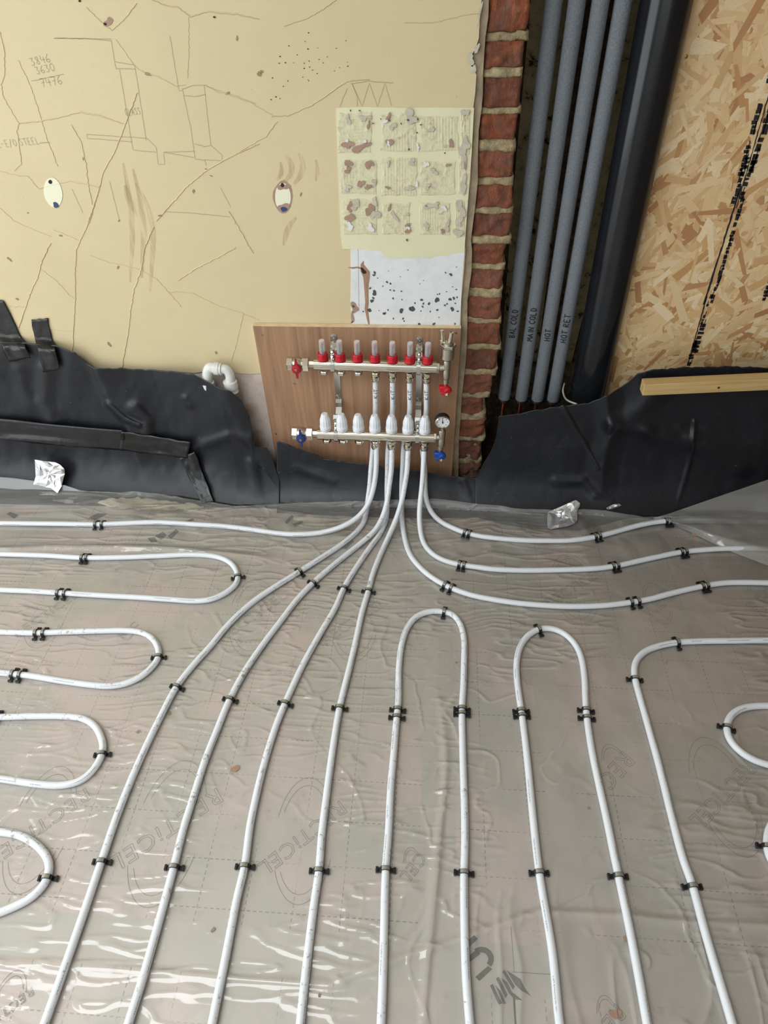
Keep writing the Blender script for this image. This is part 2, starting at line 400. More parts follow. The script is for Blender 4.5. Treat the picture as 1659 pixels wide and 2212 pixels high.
def mk_board():
    m, nt, b = new_mat('foil_faced_insulation'); t = nt.nodes.new('ShaderNodeTexCoord'); sx = nt.nodes.new('ShaderNodeSeparateXYZ')
    nt.links.new(t.outputs['Object'], sx.inputs[0]); x, y = sx.outputs[0], sx.outputs[1]; v = t.outputs['Object']
    f = noise(nt, v, 3.2, 5, .6); c = ramp(nt, f, [(.3, rgb(228, 216, 204)), (.46, rgb(214, 208, 195)), (.58, rgb(235, 216, 207)), (.72, rgb(221, 213, 203))])
    g = noise(nt, v, 24, 6, .75); c = mixc(nt, ramp(nt, g, [(.56, (0, 0, 0)), (.74, (.35, .35, .35))]), c, rgb(140, 124, 104))
    def dashes(p, q, pitch, off):
        a = math_n(nt, 'ABSOLUTE', math_n(nt, 'SUBTRACT', math_n(nt, 'FRACT', math_n(nt, 'ADD', math_n(nt, 'DIVIDE', p, pitch), off)), .5))
        line = math_n(nt, 'LESS_THAN', a, .0011 / pitch)
        return math_n(nt, 'MULTIPLY', line, math_n(nt, 'LESS_THAN', math_n(nt, 'FRACT', math_n(nt, 'DIVIDE', q, .0125)), .58))
    k = math_n(nt, 'MAXIMUM', dashes(x, y, .097, .03), dashes(y, x, .0915, .10))
    fade = ramp(nt, noise(nt, v, 5, 2), [(.36, (.05, .05, .05)), (.60, (.62, .62, .62))])
    c = mixc(nt, math_n(nt, 'MULTIPLY', k, fade), c, rgb(92, 84, 76)); nt.links.new(c, b.inputs['Base Color'])
    b.inputs['Roughness'].default_value = .42; b.inputs['Metallic'].default_value = .12; return m
M['board'] = mk_board()
M['foil_joint'] = plain('grey_foil_joint_tape', rgb(220, 212, 200), .4, .12, var=.05, vscale=12)
M['print'] = plain('grey_printed_outline', rgb(126, 116, 104), .6)
M['print_dark'] = plain('dark_printed_logo', rgb(66, 66, 64), .6)
def mk_poly(name, milk, rough=.14):
    m, nt, b = new_mat(name); nt.nodes.remove(b); out = nt.nodes['Material Output']
    tr = nt.nodes.new('ShaderNodeBsdfTransparent'); tr.inputs[0].default_value = (.975, .975, .97, 1)
    df = nt.nodes.new('ShaderNodeBsdfDiffuse'); df.inputs[0].default_value = rgb(232, 229, 222)
    gl = nt.nodes.new('ShaderNodeBsdfGlossy'); gl.inputs['Roughness'].default_value = rough
    fr = nt.nodes.new('ShaderNodeFresnel'); fr.inputs[0].default_value = 1.5
    m1 = nt.nodes.new('ShaderNodeMixShader'); m1.inputs[0].default_value = milk
    nt.links.new(tr.outputs[0], m1.inputs[1]); nt.links.new(df.outputs[0], m1.inputs[2])
    m2 = nt.nodes.new('ShaderNodeMixShader'); nt.links.new(math_n(nt, 'MULTIPLY', fr.outputs[0], 1.9), m2.inputs[0])
    nt.links.new(m1.outputs[0], m2.inputs[1]); nt.links.new(gl.outputs[0], m2.inputs[2]); nt.links.new(m2.outputs[0], out.inputs[0])
    return m
M['poly'] = mk_poly('clear_polythene', .20); M['poly_flap'] = mk_poly('clear_polythene_flap', .26)
def mk_pipe(name, dirt):
    m, nt, b = new_mat(name); v = coords(nt); uvc = nt.nodes.new('ShaderNodeTexCoord'); sx = nt.nodes.new('ShaderNodeSeparateXYZ')
    nt.links.new(uvc.outputs['UV'], sx.inputs[0]); u, w = sx.outputs[0], sx.outputs[1]
    c = (.74, .76, .78, 1)
    d = noise(nt, v, 75, 6, .75, .5); d2 = noise(nt, v, 7, 3)
    k = math_n(nt, 'ADD', d, math_n(nt, 'MULTIPLY', d2, .25))
    c = mixc(nt, ramp(nt, k, [(.80 - dirt, (0, 0, 0)), (.86 - dirt, (.75, .75, .75))]), c, rgb(132, 122, 108))
    row = math_n(nt, 'LESS_THAN', math_n(nt, 'ABSOLUTE', math_n(nt, 'SUBTRACT', w, .91)), .022)
    seg = ramp(nt, noise(nt, coords(nt, (16, .01, 1), which='UV'), 1.0, 0), [(.50, (0, 0, 0)), (.52, (1, 1, 1))])
    let = ramp(nt, noise(nt, coords(nt, (520, 60, 1), which='UV'), 1.0, 2), [(.46, (0, 0, 0)), (.54, (1, 1, 1))])
    pr = math_n(nt, 'MULTIPLY', row, math_n(nt, 'MULTIPLY', seg, let))
    c = mixc(nt, math_n(nt, 'MULTIPLY', pr, .85), c, rgb(60, 60, 62)); nt.links.new(c, b.inputs['Base Color'])
    b.inputs['Roughness'].default_value = .38; return m
M['pipe'] = mk_pipe('white_heating_pipe_plastic', .015); M['pipe_dirty'] = mk_pipe('scuffed_white_heating_pipe_plastic', .085)
M['clip'] = plain('black_clip_plastic', (.012, .012, .013, 1), .35); M['clip_band'] = plain('grey_clip_band', rgb(150, 146, 134), .35, .3)
M['nickel'] = plain('nickel_plated_brass', rgb(222, 214, 198), .09, 1.0); M['nickel_dull'] = plain('dull_nickel', rgb(196, 188, 172), .34, 1.0)
M['red'] = plain('red_plastic', rgb(190, 20, 36), .4); M['blue'] = plain('blue_plastic', rgb(16, 68, 150), .38)
M['navy'] = plain('dark_blue_handle', rgb(22, 52, 112), .38); M['crimson'] = plain('dark_red_handle', rgb(168, 16, 36), .38)
M['white_plastic'] = plain('white_plastic', (.80, .81, .84, 1), .38); M['fit_white'] = plain('off_white_fitting', rgb(222, 222, 216), .35)
M['steel'] = plain('bright_zinc_steel', rgb(206, 204, 198), .25, 1.0)
M['brass'] = plain('brass_screw', rgb(176, 150, 100), .3, 1.0)
M['dial'] = plain('white_dial', rgb(236, 238, 240), .3)
M['foam'] = plain('cream_expanding_foam', rgb(248, 238, 210), .8, var=.1, vscale=30, bscale=40, bstr=.6, bdist=.006)
M['cable'] = plain('pale_cable', rgb(190, 184, 172), .5)
def mk_glass():
    m, nt, b = new_mat('clear_sight_glass'); b.inputs['Base Color'].default_value = (.95, .96, .96, 1); b.inputs['Roughness'].default_value = .08
    b.inputs['Alpha'].default_value = .28; return m
M['glass'] = mk_glass()
M['room_brick'] = plain('raw_side_wall', rgb(132, 112, 96), .9, var=.2, vscale=8); M['room_white'] = plain('white_room_plaster', rgb(214, 210, 202), .8); M['room_grey'] = plain('grey_frame', rgb(70, 72, 76), .5)

# ================================================================= the setting
rng = random.Random(7)
def at(z, pxy, y): return ony(pxy[0], pxy[1], y)
def box_obj(name, lo, hi, mat, parent=None, **kw): return MB().box(lo, hi, **kw).build(name, mat, parent)

floor = tag(box_obj('floor', (-2.6, -4.3, -0.20), (2.4, 0.2, -0.103), M['room_white']), 'bare concrete slab under the insulation boards', 'floor', kind='structure')
ceiling = tag(box_obj('ceiling', (-2.9, -4.5, 2.5), (2.7, 0.4, 2.6), M['room_white']), 'plain white ceiling above the room', 'ceiling', kind='structure')
w = MB()
w.box((-2.75, -4.3, -.2), (-2.6, -3.1, 2.5)).box((-2.75, -.4, -.2), (-2.6, .2, 2.5)).box((-2.75, -3.1, 2.2), (-2.6, -.4, 2.5)).box((-2.75, -3.1, -.2), (-2.6, -.4, .1))
tag(w.build('wall_left', M['room_white']), 'white side wall with the wide patio door opening', 'wall', kind='structure')
w = MB()
w.box((-2.75, -4.45, -.2), (-2.1, -4.3, 2.5)).box((1.1, -4.45, -.2), (2.55, -4.3, 2.5)).box((-2.1, -4.45, 2.25), (1.1, -4.3, 2.5)).box((-2.1, -4.45, -.2), (1.1, -4.3, .75))
tag(w.build('wall_rear', M['room_white']), 'white rear wall with the long window behind the viewer', 'wall', kind='structure')
tag(box_obj('wall_right', (2.4, -4.3, -.2), (2.55, .2, 2.5), M['room_brick']), 'raw brown side wall on the right of the room', 'wall', kind='structure')

# ---- painted plaster wall
EDGE = [(1041, 0), (1037.6, 35), (1034, 82), (1029, 104), (1019, 118), (1013, 127), (1016, 138), (1024, 150), (1030.5, 162), (1027, 200), (1023.5, 233), (1021, 280), (1019, 329), (1015, 390), (1010.5, 447), (1004.7, 517), (1005, 540), (1001, 587), (999, 620), (997, 649), (993.6, 704), (990, 770)]
ep = [ony(x + rng.uniform(-1.5, 1.5), y, 0) for x, y in EDGE]
zb = [(0, 796), (120, 797), (200, 795), (300, 799), (374, 802), (420, 806), (440, 803), (470, 808), (500, 805), (540, 808), (570, 806), (620, 809)]
bot = [ony(x, y, 0) for x, y in zb]
pts = [np.array([-2.6, 0, 2.5]), np.array([ep[0][0] + .003, 0, 2.5])] + ep + [np.array([ep[-1][0], 0, bot[-1][2]])] + bot[::-1] + [np.array([-2.6, 0, bot[0][2]])]
wall = tag(MB().poly(pts, (0, -1, 0), .013).build('wall_back', M['plaster']), 'cracked cream painted plaster wall with pencil sketches', 'wall', kind='structure')
xe = ep[-1][0]
box_obj('bare_plaster_band', (-2.6, .005, -.2), (ony(960, 900, 0)[0], .03, bot[0][2] + .012), M['pink'], wall)
box_obj('masonry_core', (-2.6, .036, -.2), (ony(1062, 0, .03)[0], .2, 2.5), M['mortar'], wall)
sp = [ony(x + 15 + 2.5 * math.sin(i * 1.7), y, .006) for i, (x, y) in enumerate([e for e in EDGE if not 100 < e[1] < 160] + [(984, 860), (978, 950), (973, 1030)])]
pts = [np.array([sp[0][0] - .2, .006, 2.5]), np.array([sp[0][0] + .004, .006, 2.5])] + sp + [np.array([sp[-1][0] - .2, .006, sp[-1][2]])]
MB().poly(pts, (0, -1, 0), .03).build('backing_coat_strip', M['backing'], wall)
NY = np.array([0, -1.0, 0])
def wallpts(pp, off=.0004, s=1.0, o=(0, 0)): return [ony(o[0] + x / s, o[1] + y / s, -off) for x, y in pp]
def dens(pp, step=6, jit=0.0):
    out = []
    for (x0, y0), (x1, y1) in zip(pp[:-1], pp[1:]):
        n = max(1, int(math.hypot(x1 - x0, y1 - y0) / step))
        for k in range(n): out.append((x0 + (x1 - x0) * k / n + rng.gauss(0, jit), y0 + (y1 - y0) * k / n + rng.gauss(0, jit)))
    return out + [pp[-1]]
SA = 2.9625
CR = [((0, 0), SA, [(0, 205), (30, 330), (28, 490), (8, 540), (20, 620), (120, 790), (108, 840), (130, 990), (138, 1050), (90, 1095)], 1.0),
 ((0, 0), SA, [(120, 790), (265, 775), (400, 745), (510, 718), (620, 735), (790, 792)], 1.9), ((0, 0), SA, [(118, 385), (190, 540), (240, 680), (265, 775), (300, 890), (370, 1065)], .9),
 ((0, 0), SA, [(880, 590), (815, 760), (745, 950), (660, 1100), (630, 1230), (560, 1440)], 1.5), ((0, 0), SA, [(550, 45), (660, 155), (715, 195), (790, 130), (875, 20)], 1.2),
 ((0, 0), SA, [(970, 0), (1060, 35), (1130, 45), (1215, 105), (1330, 75), (1500, 90), (1659, 122)], 1.5), ((0, 0), SA, [(740, 250), (865, 430), (935, 470), (1010, 490), (1130, 555), (1190, 540)], .8),
 ((0, 0), SA, [(1305, 545), (1400, 590), (1480, 605), (1640, 665)], .9), ((0, 0), SA, [(1659, 920), (1480, 1000), (1422, 1030), (1300, 1105), (1200, 1190), (1115, 1285), (1000, 1415)], 1.9),
 ((0, 0), SA, [(455, 795), (520, 910), (550, 1050), (565, 1180), (590, 1310)], 1.2), ((0, 0), SA, [(250, 1210), (330, 1185), (450, 1160), (560, 1180), (640, 1200)], 1.1), ((0, 0), SA, [(0, 1095), (90, 1120), (180, 1130), (250, 1210)], .9),
 ((0, 400), SA, [(0, 145), (90, 230), (200, 280), (330, 330)], 1.0), ((0, 400), SA, [(325, 370), (270, 480), (240, 590), (190, 700), (165, 780), (120, 915)], 1.9), ((0, 400), SA, [(50, 775), (165, 780)], 1.6),
 ((0, 400), SA, [(640, 0), (570, 240), (510, 360), (490, 410), (480, 560), (482, 730), (470, 930), (465, 1060)], 1.5), ((0, 400), SA, [(985, 265), (920, 420), (905, 540), (860, 660), (835, 800), (820, 950), (780, 1170)], 2.0),
 ((0, 400), SA, [(1505, 400), (1380, 470), (1260, 530), (1140, 610)], 1.9), ((0, 400), SA, [(1080, 685), (1150, 680), (1230, 690), (1400, 775), (1560, 822), (1659, 865)], 1.1),
 ((0, 400), SA, [(575, 450), (700, 495), (800, 515), (900, 540), (1000, 600), (1080, 685), (1160, 780)], .9), ((0, 400), SA, [(270, 545), (360, 610), (440, 700), (480, 728)], .9), ((0, 400), SA, [(1465, 165), (1540, 300), (1620, 435)], 2.0),
 ((0, 400), SA, [(320, 925), (400, 930), (465, 935)], .9), ((0, 400), SA, [(1560, 822), (1530, 940), (1480, 1130)], .9), ((0, 400), SA, [(340, 285), (420, 315), (505, 355)], .8),
 ((400, 0), 2.5136, [(540, 140), (650, 105), (750, 50), (820, 0)], 1.2), ((400, 0), 2.5136, [(1190, 125), (1350, 122), (1500, 85), (1610, 72)], 1.0), ((400, 0), 2.5136, [(465, 632), (555, 630), (690, 570), (780, 510), (880, 440), (1000, 430)], 1.6),
 ((400, 0), 2.5136, [(500, 660), (440, 740), (350, 790), (200, 880)], 1.2), ((400, 0), 2.5136, [(110, 465), (250, 520), (350, 555), (480, 630)], .8), ((400, 0), 2.5136, [(20, 90), (20, 200), (15, 430)], .6)]
for o, s, pp, wd in CR:                          # lifted paint lip, with its shade painted as a thin dark line beside it
    q = dens(pp, 14, 1.6); p3 = wallpts(q, .0004, s, o); n = len(p3)
    taper = [max(.25, min(1, 4 * k / n, 4 * (n - k) / n)) for k in range(n)]
    MB().ribbon(p3, NY, [wd * .0019 * t for t in taper], .0009 * min(1.6, wd)).build('crack_lip', M['plaster'], wall, recalc=False)
    p4 = [p + np.array([.0007 * wd, 0, -.0004 * wd]) for p in p3]
    MB().ribbon(p4, NY, [wd * .0003 * t for t in taper])  .build('crack_shade', M['crack_shade'], wall, recalc=False)
PEN = [((0, 0), SA, [[(345, 245), (560, 248), (712, 262)], [(345, 243), (712, 250)], [(712, 262), (735, 410), (743, 440)], [(735, 395), (865, 418), (865, 440), (743, 440)], [(765, 445), (850, 960), (998, 975)], [(865, 440), (935, 900)],
  [(555, 860), (940, 885), (998, 940), (1010, 1050), (1053, 1053), (1047, 975), (1240, 1008)], [(555, 860), (558, 885), (845, 908)], [(1047, 975), (1245, 968)], [(1085, 228), (1145, 580), (1165, 580)], [(1165, 565), (1220, 820), (1248, 1020), (1422, 1030), (1422, 995), (1348, 930), (1305, 545)],
  [(1170, 570), (1230, 548), (1305, 545)], [(1178, 612), (1250, 618), (1315, 605)], [(1240, 920), (1310, 940), (1348, 930)], [(1310, 1025), (1320, 1060)], [(200, 520), (405, 474)], [(1060, 1355), (1240, 1365), (1470, 1388)], [(460, 1210), (530, 1365)], [(700, 1160), (765, 1415)], [(1410, 1200), (1475, 1325)]]),
 ((400, 0), 2.5136, [[(880, 480), (840, 578)], [(905, 455), (960, 578), (1000, 450), (1043, 578), (1085, 450), (1120, 575)], [(900, 455), (1000, 440), (1090, 450), (1130, 450)], [(905, 455), (935, 530), (935, 578)]])]
for o, s, lines in PEN:
    for L in lines: MB().ribbon(wallpts(dens(L, 20, .9), .0009, s, o), NY, .0008).build('pencil_line', M['pencil'], wall, recalc=False)
# handwriting: single-stroke letters
GL = {'0': [[(.3, 0), (.05, .4), (.2, .9), (.5, 1), (.75, .6), (.6, .1), (.3, 0)]], '3': [[(.1, .95), (.6, .95), (.35, .58), (.65, .35), (.45, .03), (.05, .1)]], '4': [[(.2, 1), (.1, .45), (.75, .45)], [(.6, .8), (.5, 0)]],
 '6': [[(.6, 1), (.2, .6), (.08, .2), (.35, 0), (.65, .2), (.5, .45), (.12, .3)]], '7': [[(.05, .95), (.7, .95), (.35, 0)], [(.2, .5), (.6, .52)]], '8': [[(.4, .5), (.15, .75), (.4, 1), (.6, .8), (.4, .5), (.15, .2), (.38, 0), (.65, .2), (.4, .5)]],
 '1': [[(.35, 1), (.35, 0)]], 'A': [[(.05, 0), (.35, 1), (.65, 0)], [(.15, .38), (.58, .38)]], 'B': [[(.1, 0), (.1, 1), (.5, .9), (.45, .6), (.1, .5), (.6, .35), (.5, .05), (.1, 0)]], 'C': [[(.65, .85), (.4, 1), (.12, .7), (.12, .25), (.4, 0), (.68, .15)]],
 'D': [[(.1, 0), (.1, 1), (.5, .85), (.65, .45), (.45, .08), (.1, 0)]], 'E': [[(.6, 1), (.1, 1), (.1, 0), (.6, 0)], [(.1, .5), (.5, .5)]], 'G': [[(.65, .85), (.4, 1), (.12, .7), (.12, .25), (.4, 0), (.68, .15), (.68, .45), (.42, .45)]], 'H': [[(.1, 0), (.1, 1)], [(.6, 0), (.6, 1)], [(.1, .5), (.6, .5)]],
 'I': [[(.3, 0), (.3, 1)]], 'K': [[(.1, 0), (.1, 1)], [(.6, 1), (.1, .45), (.65, 0)]], 'L': [[(.1, 1), (.1, 0), (.6, 0)]], 'M': [[(.02, 0), (.12, 1), (.38, .35), (.62, 1), (.75, 0)]], 'N': [[(.08, 0), (.08, 1), (.6, 0), (.6, 1)]], 'O': [[(.35, 0), (.08, .35), (.15, .85), (.42, 1), (.68, .65), (.6, .15), (.35, 0)]],
 'R': [[(.1, 0), (.1, 1), (.55, .88), (.5, .58), (.1, .5), (.65, 0)]], 'S': [[(.62, .88), (.35, 1), (.12, .78), (.55, .4), (.5, .08), (.1, .08)]], 'T': [[(.0, 1), (.7, 1)], [(.35, 1), (.35, 0)]], '/': [[(.05, -.15), (.55, 1.1)]], '-': [[(.1, .5), (.5, .5)]], ' ': []}
def strokes(text, adv=.85):
    out = []; x = 0
    for ch in text:
        for st in GL[ch]:
            pts_ = [(x + a + rng.gauss(0, .015), b + rng.gauss(0, .015)) for a, b in st]; d = []
            for p, q in zip(pts_[:-1], pts_[1:]):
                for k in range(4): d.append((p[0] + (q[0] - p[0]) * k / 4, p[1] + (q[1] - p[1]) * k / 4))
            out.append(d + [pts_[-1]])
        x += adv * (.6 if ch in 'I1 ' else 1)
    return out, x
def write_wall(text, a, b, h, mat='pencil', wd=.0008):     # a -> b: baseline ends in photograph pixels on the wall
    A = ony(*a, -.0009); B = ony(*b, -.0009); st, W = strokes(text); m_ = MB()
    e = (B - A) / W; u = np.array([-e[2], 0, e[0]]); u = u / np.linalg.norm(u) * h
    for s_ in st: m_.ribbon([A + e * x + u * y for x, y in s_], NY, wd)
    return m_.build('pencil_writing', M[mat], wall, recalc=False)
write_wall('3846', (68, 143), (112, 133), .015); write_wall('3630', (79, 161), (121, 152), .014); write_wall('7476', (90, 189), (138, 181), .017)
write_wall('E-E/O STEEL', (-4, 319), (88, 311), .015); write_wall('GLASS', (272, 250), (306, 247), .014)
MB().ribbon(wallpts([(86, 309), (101, 308), (108, 308)], .0009), NY, .0012).build('pencil_line', M['pencil'], wall, recalc=False)
def blob(name, mat, px, py, rx, ry, rot=0, off=.0008, rough=.22, n=18, parent=None, th=0.0):
    c = math.cos(rot); s = math.sin(rot)
    q = [ony(px + c * x * rx - s * y * ry, py + s * x * rx + c * y * ry, -off) for x, y in blob_pts(n, rough, rng)]
    return MB().poly(q, NY, th).build(name, mat, parent or wall)
# ovals left by removed fittings, holes, plugs and chips
for (x, y, e) in ((114.5, 416, 0), (611, 425, 1)):
    if e: blob('chipped_rim', M['chip_brown'], x, y, 20.5, 36, -.05, .0007, .09)
    blob('paint_free_oval', M['oval'], x, y, 19.5 - 2 * e, 33 - 4 * e, -.22 + .2 * e, .0011, .03, 30)
    if e: blob('chip', M['chip_brown'], 612, 404, 12, 7, 0, .0014, .3); blob('chip', M['chip_brown'], 613, 449, 14, 9, 0, .0014, .3)
    blob('screw_hole', M['hole'], x - 6 + 5 * e, y - 23 - 2 * e, 4, 4.5, 0, .0018, .1)
    blob('wall_plug', M['blue_plug'], x + 6 - 4 * e, y + 27, 6.5, 5.5, .2, .002, .2, th=.003)
blob('chip', M['chip_brown'], 234, 48, 9, 10, .3, .0009, .35); blob('screw_hole', M['hole'], 227, 52, 3.5, 3, 0, .0012); blob('screw_hole', M['hole'], 463, 37, 2.4, 2.4, 0, .0012)
blob('screw_hole', M['hole'], 172, 2, 3, 2.5, 0, .0012)
for (x, y, rx, ry, r) in ((319, 160, 9, 4, .5), (492, 202, 6, 4, 0), (560, 160, 5, 8, -.5), (512, 83, 3, 6, .2), (255, 578, 2, 6, .5), (20, 560, 3, 7, -.8), (346, 466, 5, 3, 0), (131, 509, 4, 2.5, .3), (236, 744, 4, 6, -.7), (418, 413, 3, 6, -.3), (508, 481, 2, 4, 0), (467, 762, 4, 3, .3), (37, 646, 4, 3, .5), (60, 460, 3, 1.5, 0), (257, 477, 2.5, 3, 0), (180, 343, 2.5, 4, .3), (456, 380, 4, 1.6, .5), (445, 365, 4, 1.4, 0), (565, 155, 4, 5, 0), (650, 420, 2, 6, .1)):
    blob('scuff', M['scratch'], x, y, rx * .8, ry * .8, r, .0008, .35)
for k in range(34): blob('speck', M['hole'], 640 + rng.gauss(30, 45), 135 + rng.gauss(10, 40), rng.uniform(.7, 1.9), rng.uniform(.7, 1.6), 0, .0008, .2, 8)
for pp, wd in (([(266, 352), (275, 400), (283, 450), (286, 520), (281, 610)], 9), ([(287, 365), (303, 430), (311, 500), (306, 600)], 10), ([(292, 395), (318, 440), (332, 500), (329, 560), (324, 630)], 9), ([(270, 400), (282, 440), (302, 470)], 12),
               ([(615, 335), (632, 352), (630, 380), (612, 394)], 9), ([(645, 330), (657, 350), (652, 378), (634, 398)], 9), ([(606, 350), (612, 370), (598, 390)], 7), ([(682, 345), (688, 365), (682, 390)], 6), ([(640, 470), (622, 490), (612, 530)], 9)):
    MB().ribbon(smooth_path(np.array(wallpts(dens(pp, 8), .0006)), 3), NY, [wd * .0016 * (.4 + .6 * math.sin(math.pi * min(1, max(0, k / (len(dens(pp, 8)) - 1))))) for k in range(len(dens(pp, 8)))]).build('rubbed_smear', M['smear'], wall, recalc=False)

# ---- the stripped tile patch and bare white area above the plywood
PT = [(726, 233), (790, 231), (870, 233), (940, 232), (1024, 233), (1019, 329), (1010, 447), (1003, 545), (985, 546), (965, 552), (945, 553), (930, 558), (905, 556), (880, 558), (850, 559), (835, 557), (828, 551), (823, 543), (800, 540), (758, 538), (740, 538), (736, 510), (730, 360)]
patch = MB().poly([ony(x, y, -.0016) for x, y in PT], NY, .0025).build('pale_yellow_patch', M['patch'], wall)
WP = [(757, 530), (800, 532), (840, 540), (990, 535), (1004, 538), (1000, 587), (996, 649), (993, 706), (760, 706), (757, 650), (758, 600)]
MB().poly([ony(x, y, -.0011) for x, y in WP], NY, .002).build('white_plaster_area', M['white_plaster'], wall)
SZ, sx0, sy0 = 4.2543, 700, 200
def zp(x, y): return (sx0 + x / SZ, sy0 + y / SZ)
def tile_pad(x0, y0, x1, y1):
    sd = rng.randint(0, 9999); comb = rng.choice((0, 1)); ph = rng.uniform(.2, .8); n_ = 60
    u, v = np.meshgrid(np.linspace(0, 1, n_), np.linspace(0, 1, n_)); r = 2 * np.maximum(np.abs(u - .5), np.abs(v - .5))
    ed = np.clip((1 - r) / .1, 0, 1); a = u + .03 * vnoise(u * 5, v * 5, sd + 3); b = v + .03 * vnoise(v * 5, u * 5, sd + 5)
    h = .0012 * ed + .0010 * np.maximum(0, fbm(u * 7, v * 7, sd, 3)) * ed
    h = h + .00024 * ed * (vnoise(u * 2.2 + ph, v * 2.2, sd + 9) > .15) * np.sin((a if comb else b) * 80)
    p = onyv(sx0 + (x0 + (x1 - x0) * a) / SZ, sy0 + (y0 + (y1 - y0) * b) / SZ, 0); p[..., 1] = -.0012 - h
    return grid_mesh('tile_adhesive_pad', p, M['adhesive'], wall)
for r_ in ((125, 170, 440, 560), (520, 190, 860, 545), (880, 215, 1240, 545), (150, 615, 490, 935), (525, 590, 860, 955), (880, 625, 1215, 945), (165, 975, 500, 1310), (525, 1005, 800, 1310), (875, 1005, 1165, 1310), (1255, 160, 1340, 575), (1235, 580, 1310, 940), (1205, 985, 1295, 1335)):
    tile_pad(*r_)
CH = [('b', 215, 480, 50, 32, .3), ('b', 330, 505, 70, 30, -.4), ('b', 300, 540, 30, 14, -.4), ('w', 210, 445, 18, 10, 0), ('w', 375, 450, 22, 9, -.6), ('g', 220, 250, 22, 38, .1), ('g', 355, 240, 20, 34, 0), ('b', 407, 305, 12, 32, 0), ('g', 400, 225, 34, 14, 0), ('b', 590, 230, 18, 34, .2), ('w', 560, 265, 18, 22, 0), ('g', 795, 225, 60, 55, 0), ('g', 630, 310, 34, 26, .4), ('b', 600, 460, 28, 36, .1), ('w', 590, 470, 14, 18, 0),
 ('g', 1295, 185, 34, 30, 0), ('g', 1290, 495, 44, 75, 0), ('b', 1168, 470, 24, 34, 0), ('g', 985, 340, 40, 16, -.5), ('g', 1110, 495, 12, 12, 0), ('w', 862, 500, 14, 26, 0), ('b', 220, 650, 27, 34, 0), ('b', 218, 715, 28, 26, .2), ('b', 412, 660, 40, 32, .3), ('b', 335, 840, 24, 36, .4), ('b', 405, 868, 28, 20, 0), ('g', 460, 820, 18, 26, 0), ('g', 215, 880, 30, 26, 0), ('g', 805, 640, 28, 34, -.4), ('g', 590, 655, 16, 22, 0), ('w', 852, 845, 16, 20, 0), ('b', 585, 876, 22, 10, 0), ('g', 785, 880, 40, 22, 0),
 ('w', 940, 660, 20, 28, .3), ('g', 1010, 725, 30, 24, .4), ('b', 1140, 668, 18, 14, 0), ('g', 950, 865, 24, 22, 0), ('g', 1280, 850, 34, 70, 0), ('b', 1295, 670, 8, 45, .15), ('g', 1285, 640, 28, 60, 0), ('b', 235, 1050, 26, 38, 0), ('g', 285, 1030, 40, 46, -.5), ('b', 420, 1075, 40, 44, .2), ('g', 465, 1000, 20, 36, 0), ('g', 470, 1120, 34, 46, 0), ('b', 240, 1150, 38, 36, .3), ('b', 225, 1185, 14, 26, 0), ('w', 240, 1230, 28, 30, .5), ('w', 428, 1245, 30, 30, 0), ('b', 600, 1060, 12, 28, .3), ('g', 645, 1135, 18, 46, -.5), ('b', 765, 1222, 22, 16, 0), ('w', 772, 1245, 18, 14, 0), ('b', 768, 1275, 22, 20, 0), ('g', 765, 1120, 12, 16, 0),
 ('g', 960, 1045, 40, 24, 0), ('g', 1030, 1040, 30, 22, 0), ('w', 1105, 1060, 22, 18, .6), ('g', 1130, 1230, 24, 40, .4), ('g', 940, 1230, 26, 32, 0), ('b', 1090, 1275, 22, 16, 0), ('b', 940, 1042, 12, 10, 0), ('g', 1250, 1060, 40, 60, 0), ('g', 1240, 1180, 30, 50, 0), ('g', 1230, 1290, 34, 40, 0), ('w', 1225, 1450, 0, 0, 0)]
for k, (c, x, y, rx, ry, r_) in enumerate(CH):
    if rx: blob('chip', M[{'b': 'chip_brown', 'w': 'chip_white', 'g': 'chip_grey'}[c]], *zp(x, y), rx / SZ, ry / SZ, r_, .0052 + .0002 * (c != 'g') + .00002 * (k % 9), .5, 30, th=.002)
for (x, y) in ((243, 165), (327, 165), (522, 243), (600, 255), (708, 285), (860, 245), (773, 253), (890, 295), (1110, 555), (855, 368), (780, 522), (450, 283), (762, 1355)):
    blob('dark_spot', M['splat'], *zp(x, y), rng.uniform(1.2, 2.6), rng.uniform(1.2, 2.6), 0, .0058, .3, 10)
SPL = [(465, 1655, 12), (458, 1678, 11), (492, 1705, 5), (578, 1742, 10), (610, 1756, 9), (424, 1798, 10), (463, 1842, 22), (540, 1780, 6), (452, 1888, 10), (440, 1915, 16), (608, 1815, 7), (642, 1820, 8), (634, 1892, 9), (716, 1902, 6), (710, 1826, 7), (416, 2000, 18), (554, 2030, 14), (587, 1998, 7), (710, 2005, 20), (808, 1988, 26), (896, 1905, 12), (912, 1940, 9), (905, 1968, 9), (964, 1940, 12), (975, 2012, 7), (1038, 1906, 22), (1060, 1850, 7), (1042, 1855, 6), (1040, 1998, 10), (1110, 1955, 9), (1130, 1942, 8), (1158, 1900, 14), (1192, 1890, 12), (1222, 1882, 8), (1178, 1990, 18), (1206, 1937, 7), (1165, 1673, 13), (1116, 1655, 7), (1216, 1810, 7), (1228, 2010, 9), (1010, 2126, 12), (873, 2132, 14), (726, 2077, 9), (636, 2077, 7), (258, 2108, 10), (270, 1965, 12), (360, 2012, 7), (1203, 2125, 8), (770, 1630, 5), (700, 1692, 4), (912, 1727, 4), (880, 1757, 4), (1217, 1603, 5), (1055, 2067, 5), (835, 1935, 8), (890, 2008, 6), (1125, 1830, 5), (590, 1640, 4), (735, 2100, 7), (587, 2140, 7), (505, 2003, 4), (1180, 1785, 5)]
